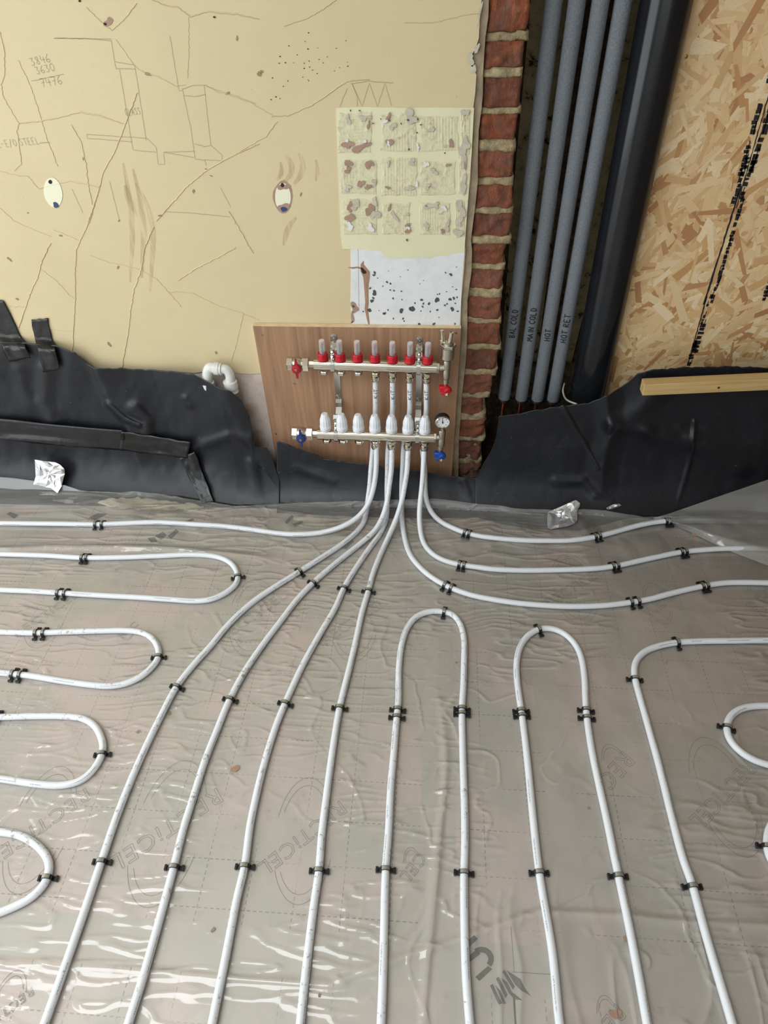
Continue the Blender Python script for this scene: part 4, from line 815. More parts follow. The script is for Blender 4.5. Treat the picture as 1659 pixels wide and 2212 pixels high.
# ---- tapes
def patch_sheet(name, label, cat, quad, mat, off, seed, amp=.002, nx_=14, ny_=22, wall_off=None, fine=0.0):
    P = np.zeros((ny_, nx_, 3)); q = [np.array(p, float) for p in quad]
    for j in range(ny_):
        for i in range(nx_):
            u, v = i / (nx_ - 1), j / (ny_ - 1); c = (q[0] * (1 - u) + q[1] * u) * (1 - v) + (q[3] * (1 - u) + q[2] * u) * v
            c = c + 1.3 * np.array([float(vnoise(v * 7, seed, seed)) * (1 if i in (0, nx_ - 1) else 0), float(vnoise(u * 7, seed, seed + 1)) * (1 if j in (0, ny_ - 1) else 0)])
            o_ = off + amp * float(fbm(u * 3, v * 5, seed, 3)) + fine * abs(float(fbm(u * 6, v * 6, seed + 2, 3)))
            if wall_off is not None:
                p = hit(c[0], c[1], o_, 0); p2 = ony(c[0], c[1], -wall_off - .5 * amp * float(vnoise(u * 3, v * 6, seed)))
                k = max(0, min(1, (c[1] - wall_line(c[0])) / 22 + .5)); P[j, i] = p2 * (1 - k) + p * k
            else: P[j, i] = hit(c[0], c[1], o_, .001)
    return tag(grid_mesh(name, P, M[mat], thick=.0008, smooth=not fine), label, cat)
wall_line = lambda x: float(np.interp(x, [p[0] for p in TL], [p[1] for p in TL]))
patch_sheet('sealing_tape', 'steeply slanted black tape strip at the left edge, holding membrane to wall', 'tape', [(-40, 650), (8, 648), (67, 772), (20, 782)], 'tape', .024, 3, .002, wall_off=.003)
patch_sheet('sealing_tape', 'short upright black tape strip beside the slanted one, holding membrane to wall', 'tape', [(67, 690), (103, 688), (130, 798), (93, 804)], 'tape', .024, 5, .002, wall_off=.003)
patch_sheet('sealing_tape', 'long horizontal black tape strip across the left membrane', 'tape', [(-300, 878), (268, 930), (268, 973), (-300, 926)], 'tape', .022, 6, .003, 60, 10)
patch_sheet('sealing_tape', 'black tape strip ending mid-membrane, continuing the long horizontal strip', 'tape', [(262, 932), (412, 955), (404, 990), (258, 972)], 'tape', .0225, 7, .003, 30, 10)
patch_sheet('sealing_tape', 'crumpled black tape strip running down to the floor sheet', 'tape', [(388, 990), (420, 975), (462, 1083), (436, 1088)], 'tape', .020, 8, .004, 12, 26)
def foil_patch(label, outline, ctr, off, seed, name='foil_tape_patch', zf=.014):
    """crumpled foil: a ragged fan of facets"""
    rr = random.Random(seed); n = len(outline); m_ = MB(); ring0 = [hit(x, y, off, zf) for x, y in outline]; rings = [ring0]; c = np.array(ctr, float)
    for k in (.72, .45, .2): rings.append([hit(*(c + (np.array(p) - c) * (k + rr.uniform(-.06, .06))), off + rr.uniform(.001, .011), zf + rr.uniform(0, .006)) for p in outline])
    v = [p for r_ in rings for p in r_] + [hit(*ctr, off + .004, zf)]; f = []
    for k in range(3):
        for i in range(n):
            a, b, c_, d = k * n + i, k * n + (i + 1) % n, (k + 1) * n + (i + 1) % n, (k + 1) * n + i
            f += [(a, b, c_), (a, c_, d)] if rr.random() < .5 else [(a, b, d), (b, c_, d)]
    f += [(3 * n + i, 3 * n + (i + 1) % n, 4 * n) for i in range(n)]
    o = m_.add(v, f).build(name, M['foil']); md = o.modifiers.new('thickness', 'SOLIDIFY'); md.thickness = .0006
    return tag(o, label, 'foil tape')
foil_patch('crinkled silver foil patch stuck on the left membrane edge', [(75, 993), (88, 995), (104, 997), (120, 999), (130, 1004), (139, 1013), (140, 1024), (137, 1033), (133, 1050), (124, 1065), (110, 1054), (98, 1052), (84, 1048), (72, 1047), (77, 1030), (76, 1010)], (108, 1024), .040, 4)
foil_patch('crumpled silver foil patch on the polythene below the soil pipe', [(1183, 1106), (1196, 1101), (1212, 1094), (1228, 1087), (1244, 1080), (1253, 1087), (1252, 1094), (1247, 1101), (1247, 1124), (1241, 1131), (1226, 1137), (1206, 1140), (1190, 1143), (1184, 1141), (1182, 1134), (1182, 1120)], (1215, 1113), .040, 9)
foil_patch('tiny scrap of foil where the right membrane meets the floor', [(1309, 1097), (1316, 1093), (1326, 1088), (1338, 1088), (1342, 1092), (1334, 1096), (1322, 1100), (1312, 1101)], (1326, 1094), .012, 14, 'foil_scrap')
# ---- expanding foam under the polythene
n_, P = 60, np.zeros((14, 60, 3))
for i in range(n_):
    x = 212 + 228 * i / (n_ - 1); t = i / (n_ - 1); wd = 13 * (math.sin(math.pi * min(1, t * 1.15)) ** .6 if t < .82 else .55 * math.sin(math.pi * (t - .62) / .4)) + 1 + 2.5 * float(vnoise(x / 9, 1, 3))
    yc = 1085 + 8 * t + 5 * t * t
    for j in range(14):
        s_ = -1 + 2 * j / 13; q = hit(x, yc + s_ * wd, .003, .0); P[j, i] = q + np.array([0, -1, .4]) * (-.004 + .012 * math.sqrt(max(0, 1 - s_ * s_)) * (.6 + .4 * float(vnoise(x / 7, s_ * 2, 9))))
tag(grid_mesh('expanding_foam', P, M['foam']), 'lumpy cream foam bead showing through the polythene at left', 'foam')

# ================================================================= heating pipes on the floor
RP = .0081
def floor_run(pp, z=RP + .0025): return [onz(x, y, z) for x, y in pp]
def drop(pp): return [onz(x, y, z) for x, y, z in pp]
PIPES = {}
def heat_pipe(key, pts, label, mat='pipe', seed=0.0):
    pts = [np.array(p, float) for p in pts]      # runs leaving the picture carry on straight across the floor
    for end, nxt, put in ((pts[0], pts[1], 0), (pts[-1], pts[-2], 1)):
        if end[2] < .03:
            d = end - nxt; d = np.array([np.sign(d[0]), 0, 0]) if abs(d[0]) > abs(d[1]) else np.array([0, np.sign(d[1]), 0])
            run = min(1.3, (2.3 - abs(end[0])) / max(abs(d[0]), .01), (end[1] + 4.1) / max(-d[1], .01))
            far = [end + d * run * k for k in (.25, .5, .75, 1)]
            pts = pts + far if put else far[::-1] + pts
    path = smooth_path(spline(pts, .007), 3); PIPES[key] = path
    o = MB().tube(path, RP, 16, u0=seed).build('heating_pipe', M[mat])
    return tag(o, label, 'pipe', 'white underfloor heating pipes')
UB_y, LB_y = -.070, -.120                        # standing distance of the two manifold bars
def up_start(px): return [ony(px, 812, UB_y), ony(px, 850, UB_y), ony(px, 889, UB_y)]
ZL = lambda y: float(np.interp(y, [958, 975, 1018, 1050, 1080, 1110, 1140, 1165, 1190], [.250, .225, .168, .122, .084, .052, .027, .0145, RP + .0025]))
ZU = lambda y: float(np.interp(y, [967, 1018, 1050, 1076, 1102, 1125, 1145], [.205, .126, .080, .048, .026, .0145, RP + .0025]))
L1 = [(813, 958), (813, 975), (812, 1018), (806, 1057), (795, 1089), (775, 1115), (742, 1136), (700, 1149), (648, 1154), (602, 1152), (560, 1146), (489, 1137), (422, 1132.5), (338, 1128), (270, 1130), (216, 1132.5), (135, 1131.5), (0, 1130), (-160, 1128)]
ZA = lambda y, x: float(np.interp(x, [600, 700, 775, 813], [RP + .0025, .016, .05, .4])) if x < 800 else 1
heat_pipe('L1', [onz(x, y, min(ZL(y) if x > 795 else ZA(y, x), ZL(y) if x > 560 else RP + .0025)) for x, y in L1], 'white heating pipe bending left along the foot of the wall')
P1a = [(804.8, 975), (801, 1018), (798.6, 1050), (795, 1076), (791.8, 1102), (786, 1127), (772, 1147), (742, 1173)]
P1 = [(700, 1201), (651, 1232), (560, 1290), (523, 1320), (489, 1354), (456, 1394), (419, 1435), (381, 1484), (341, 1560), (329, 1584), (290, 1669), (250, 1770), (220, 1858), (169, 2007), (96, 2212), (60, 2312)]
heat_pipe('P1', up_start(811) + [onz(x, y, ZU(y)) for x, y in P1a] + floor_run(P1), 'white heating pipe fanning out furthest left from the manifold', 'pipe_dirty', 3)
P2 = [(847, 958), (846.5, 975), (845, 1018), (840.6, 1050), (836.7, 1080), (827, 1115), (810.6, 1144.6), (781, 1172), (742, 1203), (706, 1232.5), (677, 1258.5), (641, 1296), (607.5, 1340), (574, 1384), (530, 1448), (496, 1511), (466, 1584), (442, 1645), (418.6, 1719), (395, 1794), (376.5, 1869), (337.5, 2012), (304, 2128), (277, 2212), (250, 2312)]
heat_pipe('P2', [onz(x, y, ZL(y)) for x, y in P2], 'white heating pipe with black print, second in the fan from the left', 'pipe_dirty', 6)
P3 = [(838, 975), (837, 1018), (836, 1050), (836, 1085), (836, 1105), (832, 1128), (820, 1154), (801, 1180), (778, 1213), (755, 1249), (742, 1272), (725.7, 1310), (688.5, 1374), (654.8, 1435), (628, 1492), (615, 1521), (594, 1574), (570, 1652), (553.5, 1719), (540, 1784), (529, 1868), (511, 1945), (487, 2070), (458, 2212), (440, 2312)]
heat_pipe('P3', up_start(848) + [onz(x, y, ZU(y)) for x, y in P3], 'white heating pipe third in the fan from the left', 'pipe_dirty', 9)
P4 = [(883, 958), (881.6, 975), (879, 1018), (874, 1050), (867.6, 1083), (858, 1115), (843, 1151), (830, 1180), (815.5, 1213), (804, 1245.5), (796.5, 1274), (781, 1327), (769.5, 1381), (756, 1438), (742.5, 1492), (734, 1526), (724, 1584), (714, 1652), (704, 1729), (695, 1802), (689, 1879), (677.5, 1959), (660.6, 2099), (648.5, 2212), (640, 2312)]
heat_pipe('P4', [onz(x, y, ZL(y)) for x, y in P4], 'white heating pipe fourth in the fan, left of the tall loop', 'pipe_dirty', 12)
R3 = [(872, 967), (870, 1009), (868, 1045), (867.6, 1072), (867.6, 1102), (869, 1128), (874, 1161), (885.5, 1197), (905, 1223), (931, 1245.5), (970, 1268), (1016, 1284.6), (1060, 1294), (1114, 1302), (1168, 1307), (1233, 1310), (1295, 1308.4), (1349, 1303), (1403, 1294), (1457, 1280), (1511, 1267.6), (1565.5, 1259), (1609, 1258), (1659, 1259), (1800, 1266)]
heat_pipe('R3', up_start(885) + [onz(x, y, ZU(y)) for x, y in R3], 'white heating pipe sweeping right just above the two tall loops', 'pipe', 15)
R2 = [(918, 958), (916, 975), (914, 1018), (911.6, 1050), (908, 1083), (906, 1109), (907.7, 1141), (913, 1167), (924.6, 1187), (944, 1203), (967, 1213), (996, 1220), (1032, 1225), (1060, 1229), (1132, 1232), (1204, 1231), (1277, 1228.6), (1327, 1223), (1378, 1212), (1421, 1202.6), (1475, 1192), (1529, 1187), (1565.5, 1185), (1659, 1185), (1800, 1188)]
heat_pipe('R2', [onz(x, y, ZL(y)) for x, y in R2], 'white heating pipe sweeping right, middle of the three', 'pipe', 18)
R1 = [(912, 967), (917, 1005), (918, 1027), (918.7, 1060), (923, 1086), (934, 1109), (954, 1128), (980, 1141), (1006, 1151), (1042, 1158.6), (1060, 1161), (1132, 1167), (1179, 1168), (1240.5, 1166.5), (1291, 1158.5), (1349, 1143), (1385, 1133.7), (1421, 1127), (1439, 1125.7), (1493, 1125), (1565.5, 1125.7), (1659, 1128), (1800, 1133)]
heat_pipe('R1', up_start(921) + [onz(x, y, ZU(y)) for x, y in R1], 'white heating pipe sweeping right nearest the wall, under the foil patch', 'pipe', 21)
U1 = [(815, 2320), (823, 2212), (828.5, 2059), (833, 1882), (839, 1802), (844, 1702), (850, 1635), (857, 1550), (861, 1510), (861, 1482), (862, 1438), (869, 1387), (881, 1353.7), (901, 1331), (928, 1321), (955, 1320.6), (979, 1328), (994, 1347), (1002.5, 1381), (1002.5, 1431), (1001, 1482), (998, 1533), (999, 1601), (1001.5, 1686), (1004, 1770), (1004, 1837), (1002.5, 1881), (1003, 1981), (1007, 2111), (1015, 2212), (1024, 2320)]
heat_pipe('U1', floor_run(U1), 'tall upright loop of white heating pipe in the middle of the floor', 'pipe_dirty', 24)
U2 = [(1228, 2320), (1209, 2212), (1193.6, 2059), (1165, 1885), (1152, 1771), (1139.5, 1644), (1128, 1548), (1121, 1500), (1117, 1468), (1116, 1432), (1123, 1399), (1139.5, 1374), (1161, 1360), (1186.4, 1357), (1215, 1366), (1240.5, 1388.6), (1255, 1417.5), (1262, 1457), (1265, 1511), (1267.6, 1548), (1278, 1619), (1294.7, 1698.6), (1313, 1781.6), (1327, 1850), (1336, 1892), (1357, 1991.6), (1380, 2111), (1398, 2212), (1420, 2320)]
heat_pipe('U2', floor_run(U2), 'tall upright loop of white heating pipe right of the middle one', 'pipe', 27)
R4 = [(1800, 1383), (1659, 1383), (1583.5, 1384), (1511, 1385), (1461, 1388), (1421, 1396), (1392, 1408), (1374, 1428), (1370, 1450), (1373, 1471.6), (1385, 1515), (1401, 1572), (1423, 1651.6), (1450, 1760), (1475, 1854), (1495, 1910), (1525, 2020), (1582, 2212), (1612, 2320)]
heat_pipe('R4', floor_run(R4), 'white heating pipe turning a corner from the right edge towards the viewer', 'pipe', 30)
heat_pipe('RL1', floor_run([(1800, 1532), (1659, 1524.5), (1623, 1526), (1594, 1534), (1576, 1550.5), (1570, 1570), (1574.5, 1594), (1594, 1619), (1623, 1639), (1659, 1651.6), (1800, 1682)]), 'white heating pipe loop entering from the right edge', 'pipe', 33)
heat_pipe('RL2', floor_run([(1830, 1735), (1740, 1740), (1690, 1758), (1664, 1786), (1657, 1818), (1662, 1850), (1690, 1890), (1750, 1930), (1830, 1955)]), 'sliver of a white pipe loop at the right edge, low down', 'pipe', 36)
heat_pipe('LL1', floor_run([(-160, 1190), (0, 1196.7), (101, 1200), (179, 1204.5), (270, 1203.5), (337.5, 1201), (422, 1198), (472.6, 1203.5), (499.6, 1217), (513, 1239), (511.4, 1259), (489.5, 1279.4), (455.7, 1294.6), (422, 1298), (371, 1295), (304, 1290.5), (236, 1287), (135, 1281), (67.5, 1276.7), (0, 1274), (-160, 1266)]), 'uppermost and longest of the white pipe loops from the left edge', 'pipe', 39)
heat_pipe('LL2', floor_run([(-160, 1360), (0, 1365), (77.6, 1367), (135, 1365), (202.5, 1363), (270, 1362), (304, 1365.5), (327, 1377), (341, 1397.5), (342.6, 1418), (331, 1438), (304, 1461.7), (270, 1477), (236, 1482), (202.5, 1480), (135, 1471), (67.5, 1460), (0, 1453), (-160, 1436)]), 'second white pipe loop down from the left edge', 'pipe_dirty', 42)
heat_pipe('LL3', floor_run([(-160, 1556), (0, 1549), (67.5, 1547), (135, 1547), (179, 1552), (206, 1569), (219, 1594.5), (223, 1615), (218, 1635), (202.5, 1662), (175.5, 1685.7), (135, 1696), (84, 1694), (34, 1687), (0, 1682), (-160, 1656)]), 'third white pipe loop down from the left edge', 'pipe_dirty', 45)
heat_pipe('LL4', floor_run([(-160, 1775), (-60, 1788), (0, 1797), (34, 1802), (67.5, 1817), (94.5, 1841), (106, 1864.6), (105, 1888), (94.5, 1912), (67.5, 1939), (34, 1957), (0, 1971), (-60, 1990), (-160, 2010)]), 'lowest white pipe loop at the left edge', 'pipe_dirty', 48)

# ---- clips
def make_clip():
    root = empty('pipe_clip'); arch = MB(); w_ = .0042; r0, r1 = RP + .0006, RP + .0034; n = 13; c = RP + .0022
    v = []; f = []
    for s_ in (-w_, w_):
        for r in (r0, r1):
            for k in range(n):
                t = math.pi * (-.12 + 1.24 * k / (n - 1)); v.append((s_, r * math.cos(t), c + r * math.sin(t)))
    I = lambda s_, r, k: (s_ * 2 + r) * n + k
    for k in range(n - 1):
        f += [(I(0, 1, k), I(1, 1, k), I(1, 1, k + 1), I(0, 1, k + 1)), (I(0, 0, k), I(0, 0, k + 1), I(1, 0, k + 1), I(1, 0, k)), (I(0, 0, k), I(0, 1, k), I(0, 1, k + 1), I(0, 0, k + 1)), (I(1, 0, k), I(1, 0, k + 1), I(1, 1, k + 1), I(1, 1, k))]
    arch.add(v, f, smooth=False).build('arch', M['clip'], root)
    for s_ in (-1, 1):
        ft = MB(); a, b = sorted((s_ * (RP + .0008), s_ * (RP + .0125))); ft.box((-.0048, a, .0015), (.0048, b, .0062), bev=.0008)
        a, b = sorted((s_ * (RP + .0075), s_ * (RP + .0130))); ft.box((-.0060, a, .0015), (.0060, b, .0085), bev=.0008); ft.build('foot', M['clip'], root)
    br = MB(); v = []; f = []
    for s_ in (-.0034, .0034):
        for k in range(7):
            t = math.pi * (.27 + .46 * k / 6); v.append((s_, (r1 + .0004) * math.cos(t), c + (r1 + .0004) * math.sin(t)))
    for k in range(6): f.append((k, k + 7, k + 8, k + 1))
    br.add(v, f).build('grey_band', M['clip_band'], root)  # pale grey band over the crown of the arch
    return root
clip0 = make_clip(); used = [False]
def clip(key, px, py, label):
    p = onz(px, py, RP + .0025); path = PIPES[key]; k = int(np.argmin(np.linalg.norm(path - p, axis=1))); a, b = path[max(0, k - 2)], path[min(len(path) - 1, k + 2)]
    if not used[0]: o = clip0; used[0] = True
    else:
        o = clip0.copy(); SC.collection.objects.link(o)
        for ch in list(clip0.children): c = ch.copy(); SC.collection.objects.link(c); c.parent = o
    q = path[k]; o.location = (q[0], q[1], max(0, q[2] - RP - .0025)); o.rotation_euler = (0, 0, math.atan2(b[1] - a[1], b[0] - a[0]))
    return tag(o, label, 'pipe clip', 'black pipe clips on the floor')
CL = [('L1', 209, 1133, 'left clip of the pair on the pipe along the wall foot, at left'), ('L1', 220, 1133, 'right clip of the pair on the pipe along the wall foot, at left'),
 ('LL1', 176, 1205, 'left clip of the pair on the upper leg of the longest left loop'), ('LL1', 186, 1205, 'right clip of the pair on the upper leg of the longest left loop'), ('LL1', 127, 1281, 'left clip of the pair on the lower leg of the longest left loop'), ('LL1', 139, 1281, 'right clip of the pair on the lower leg of the longest left loop'), ('LL1', 513, 1245, 'clip at the bend of the longest left loop'),
 ('LL2', 75, 1368, 'left clip of the pair on the upper leg of the second left loop'), ('LL2', 93, 1367, 'right clip of the pair on the upper leg of the second left loop'), ('LL2', 26, 1457, 'left clip of the pair on the lower leg of the second left loop'), ('LL2', 43, 1459, 'right clip of the pair on the lower leg of the second left loop'), ('LL2', 342, 1420, 'clip at the bend of the second left loop'),
 ('LL3', 219, 1630, 'clip at the bend of the third left loop'), ('LL3', -6, 1549, 'clip cut by the left edge on the third left loop'), ('LL4', 100, 1894, 'clip at the bend of the lowest left loop'),
 ('P1', 650, 1238, 'clip nearest the manifold on the leftmost fan pipe'), ('P1', 381, 1486, 'middle clip on the leftmost fan pipe'), ('P1', 220, 1860, 'clip nearest the viewer on the leftmost fan pipe'),
 ('P2', 678, 1260, 'clip nearest the manifold on the second fan pipe'), ('P2', 496, 1512, 'middle clip on the second fan pipe'), ('P2', 376, 1871, 'clip nearest the viewer on the second fan pipe'),
 ('P3', 743, 1272, 'clip nearest the manifold on the third fan pipe'), ('P3', 615, 1521, 'middle clip on the third fan pipe'), ('P3', 529, 1870, 'clip nearest the viewer on the third fan pipe'),
 ('P4', 796, 1275, 'clip nearest the manifold on the fourth fan pipe'), ('P4', 734, 1526, 'middle clip on the fourth fan pipe'), ('P4', 689, 1880, 'clip nearest the viewer on the fourth fan pipe'),
 ('U1', 960, 1322, 'clip on top of the middle tall loop'), ('U1', 860, 1533, 'upper clip of the pair on the left leg of the middle tall loop'), ('U1', 857, 1551, 'lower clip of the pair on the left leg of the middle tall loop'), ('U1', 998, 1531, 'upper of two touching clips on the right leg of the middle tall loop'), ('U1', 998, 1540, 'lower of two touching clips on the right leg of the middle tall loop'), ('U1', 833, 1881, 'clip nearest the viewer on the left leg of the middle tall loop'), ('U1', 1003, 1881, 'clip nearest the viewer on the right leg of the middle tall loop'),
 ('U2', 1162, 1360, 'clip on top of the right tall loop'), ('U2', 1126, 1534, 'upper clip of the pair on the left leg of the right tall loop'), ('U2', 1128, 1548, 'lower clip of the pair on the left leg of the right tall loop'), ('U2', 1266, 1533, 'upper clip of the pair on the right leg of the right tall loop'), ('U2', 1267, 1548, 'lower clip of the pair on the right leg of the right tall loop'), ('U2', 1165, 1887, 'clip nearest the viewer on the left leg of the right tall loop'), ('U2', 1336, 1893, 'clip nearest the viewer on the right leg of the right tall loop'),
 ('R4', 1461, 1388, 'clip just past the corner on the cornering right pipe'), ('R4', 1372, 1467, 'clip below the bend of the cornering right pipe'), ('R4', 1495, 1911, 'clip nearest the viewer on the cornering right pipe'),
 ('R1', 1002, 1151, 'left clip of the first pair on the right-hand pipe nearest the wall'), ('R1', 1012, 1153, 'right clip of the first pair on the right-hand pipe nearest the wall'), ('R1', 1285, 1160, 'left clip of the second pair on the right-hand pipe nearest the wall'), ('R1', 1295, 1158, 'right clip of the second pair on the right-hand pipe nearest the wall'), ('R1', 1436, 1126, 'left clip at the flap edge on the right-hand pipe nearest the wall'), ('R1', 1446, 1126, 'right clip at the flap edge on the right-hand pipe nearest the wall'),
 ('R2', 991, 1219, 'left clip of the first pair on the middle right-hand pipe'), ('R2', 1003, 1221, 'right clip of the first pair on the middle right-hand pipe'), ('R2', 1324, 1224, 'left clip of the second pair on the middle right-hand pipe'), ('R2', 1335, 1222, 'right clip of the second pair on the middle right-hand pipe'), ('R2', 1470, 1193, 'left clip of the third pair on the middle right-hand pipe'), ('R2', 1482, 1191, 'right clip of the third pair on the middle right-hand pipe'),
 ('R3', 963, 1265, 'left clip of the first pair on the lowest right-hand sweeping pipe'), ('R3', 974, 1270, 'right clip of the first pair on the lowest right-hand sweeping pipe'), ('R3', 1363, 1301, 'left clip of the second pair on the lowest right-hand sweeping pipe'), ('R3', 1376, 1299, 'right clip of the second pair on the lowest right-hand sweeping pipe'), ('R3', 1516, 1266, 'left clip of the third pair on the lowest right-hand sweeping pipe'), ('R3', 1528, 1264, 'right clip of the third pair on the lowest right-hand sweeping pipe'),
 ('RL1', 1570, 1570, 'clip at the bend of the loop entering from the right edge'), ('RL2', 1657, 1826, 'clip at the bend of the pipe sliver low at the right edge')]
for a in CL: clip(a[0], a[1], a[2], 'black ' + a[3])

# ================================================================= plywood and manifold
BF = -.018                                       # face of the plywood
bl, br_ = ony(546, 704, BF), ony(996, 709, BF); bb = ony(604, 1023, BF)
ang = math.atan2(br_[2] - bl[2], br_[0] - bl[0])
ply = tag(empty('plywood_board', (bl[0], BF, bl[2]), (0, -ang, 0)), 'brown plywood board carrying the heating manifold', 'board')
wdt = float(np.linalg.norm(br_ - bl)); hgt = bl[2] + .02
MB().box((0, 0, -hgt), (wdt, .0165, -.0008)).build('plywood_face', M['ply'], ply)
MB().box((0, .0006, -.0012), (wdt, .0165, .0006)).build('top_edge', M['ply_edge'], ply)
MB().box((-.0005, .0006, -hgt), (.0006, .0165, 0)).build('side_edge', M['ply_edge'], ply)
for (x, y) in ((567, 724), (596, 938), (636, 829), (985, 720)):
    p = ony(x, y, BF); W(MB().lathe(p, (0, -1, 0), [(.0036, 0), (.0034, .0007), (.0012, .0002)], 14).build('screw', M['brass'], ply))

def manifold_root(name, p1, p7, y, label):
    A, B = ony(*p1, y), ony(*p7, y); s = np.linalg.norm(B - A) / .30
    a = math.atan2(B[2] - A[2], B[0] - A[0])
    return tag(empty(name, tuple(A), (0, -a, 0)), label, 'manifold')
PW = .05
def bar(root, x0, x1):
    sg = lambda c, e: math.copysign(abs(c) ** e, c)
    prof = [(.0160 * sg(math.cos(t), .80), .0168 * sg(math.sin(t), .80)) for t in [2 * math.pi * (k + .5) / 72 for k in range(72)]]
    v = [(x, y, z) for x in (x0, x1) for y, z in prof]; n = len(prof); m_ = MB()
    m_.add(v, [(i, n + i, n + (i + 1) % n, (i + 1) % n) for i in range(n)], smooth=True)
    for q_ in (tuple(range(n)), tuple(range(2 * n - 1, n - 1, -1))): m_.f.append(q_); m_.sm.append(False); m_.uv.append([(0, 0)] * n)
    return m_.build('manifold_bar', M['nickel'], root)
def valve(root, x0, hmat, name):
    m_ = MB(); m_.lathe((x0, 0, 0), (-1, 0, 0), [(.0125, 0), (.0125, .0155)], 8, smooth=False, phase=.39); m_.build('adaptor', M['nickel_dull'], root)
    m_ = MB(); m_.hexnut((x0 - .0150, 0, 0), (-1, 0, 0), .0215, .0185); m_.build('union_nut', M['nickel'], root)
    b = MB(); b.lathe((x0 - .033, 0, 0), (-1, 0, 0), [(.0165, 0), (.0165, .004), (.0185, .008), (.0195, .016), (.0190, .024), (.0165, .029)], 24); b.lathe((x0 - .048, -.006, 0), (0, -1, 0), [(.0085, 0), (.0085, .018)], 16); vb = b.build('ball_valve', M['nickel_dull'], root)
    MB().hexnut((x0 - .061, 0, 0), (-1, 0, 0), .0200, .0175).build('end_nut', M['nickel'], root)
    h = MB(); c = (x0 - .048, -.024, -.002); h.lathe(c, (0, -1, 0), [(.0145, 0), (.0150, .003), (.0130, .008), (.0070, .0105)], 24)
    for s_, L in ((1, .033), (-1, .031)):
        z0, z1 = (.008, L) if s_ > 0 else (-L, -.008)
        h.add([(c[0] - .0042, c[1] - .007, c[2] + s_ * .008), (c[0] + .0042, c[1] - .007, c[2] + s_ * .008), (c[0] + .0026, c[1] - .005, c[2] + s_ * L), (c[0] - .0026, c[1] - .005, c[2] + s_ * L),
               (c[0] - .0042, c[1] - .001, c[2] + s_ * .008), (c[0] + .0042, c[1] - .001, c[2] + s_ * .008), (c[0] + .0026, c[1] - .001, c[2] + s_ * L), (c[0] - .0026, c[1] - .001, c[2] + s_ * L)],
              [(0, 1, 2, 3), (4, 7, 6, 5), (0, 4, 5, 1), (1, 5, 6, 2), (2, 6, 7, 3), (3, 7, 4, 0)])
    hb = h.build('handle', M[hmat], root); MB().lathe((c[0], c[1] - .0100, c[2]), (0, -1, 0), [(.0042, 0), (.0042, .001), (.0025, .0018)], 12).build('handle_screw', M['brass'], root)
def outlets(root, live):
    for k in range(7):
        x = k * PW
        if k >= live:
            m_ = MB(); m_.lathe((x, 0, -.0160), (0, 0, -1), [(.0125, 0), (.0125, .004)], 20); m_.hexnut((x, 0, -.0195), (0, 0, -1), .0140, .0090); m_.lathe((x, 0, -.0285), (0, 0, -1), [(.0105, 0), (.0105, .004), (.0132, .005), (.0132, .016), (.0115, .020)], 20); m_.build('pipe_coupling', M['nickel'], root)
        else:
            m_ = MB(); m_.lathe((x, 0, -.0160), (0, 0, -1), [(.0118, 0), (.0118, .005)], 20); m_.hexnut((x, 0, -.0200), (0, 0, -1), .0138, .0095); m_.build('blanking_nut', M['nickel'], root)
def bleed(root, x, hmat, z0=-.058):                # small drain cock on the end tee
    m_ = MB(); m_.lathe((x, 0, z0 + .026), (0, 0, -1), [(.0085, 0), (.0085, .014), (.0060, .016), (.0060, .022)], 16); m_.build('drain_body', M['nickel_dull'], root)
    m_ = MB(); m_.lathe((x + .004, -.004, z0 - .004), (.3, -1, -.2), [(.0100, 0), (.0125, .004), (.0125, .012), (.0085, .016)], 18); m_.box((x - .019, -.014, z0 - .012), (x + .010, .004, z0 + .006), bev=.003); m_.box((x - .012, -.016, z0 - .022), (x + .002, .002, z0 - .010), bev=.002)
    m_.build('drain_handle', M[hmat], root)
    m_ = MB(); m_.lathe((x + .004, -.010, z0 - .008), (.1, -.35, -1), [(.0080, 0), (.0080, .013), (.0062, .0135)], 14, flute=lambda k, i: .06 * (i % 2)); m_.build('drain_spout', M['nickel'], root)
def end_tee(root, x0, xt, ztop, zbot):
    m_ = MB(); m_.hexnut((x0 - .001, 0, 0), (1, 0, 0), .0165, .0085); m_.lathe((x0 + .007, 0, 0), (1, 0, 0), [(.0095, 0), (.0095, xt - x0 - .006)], 20); m_.build('end_union', M['nickel_dull'], root)
    m_ = MB(); m_.lathe((xt, 0, zbot), (0, 0, 1), [(.0098, 0), (.0108, .004), (.0108, (ztop - zbot) * .45), (.0098, (ztop - zbot) * .5), (.0112, (ztop - zbot) * .58), (.0112, ztop - zbot - .004), (.0098, ztop - zbot)], 20); m_.build('end_tee', M['nickel_dull'], root)
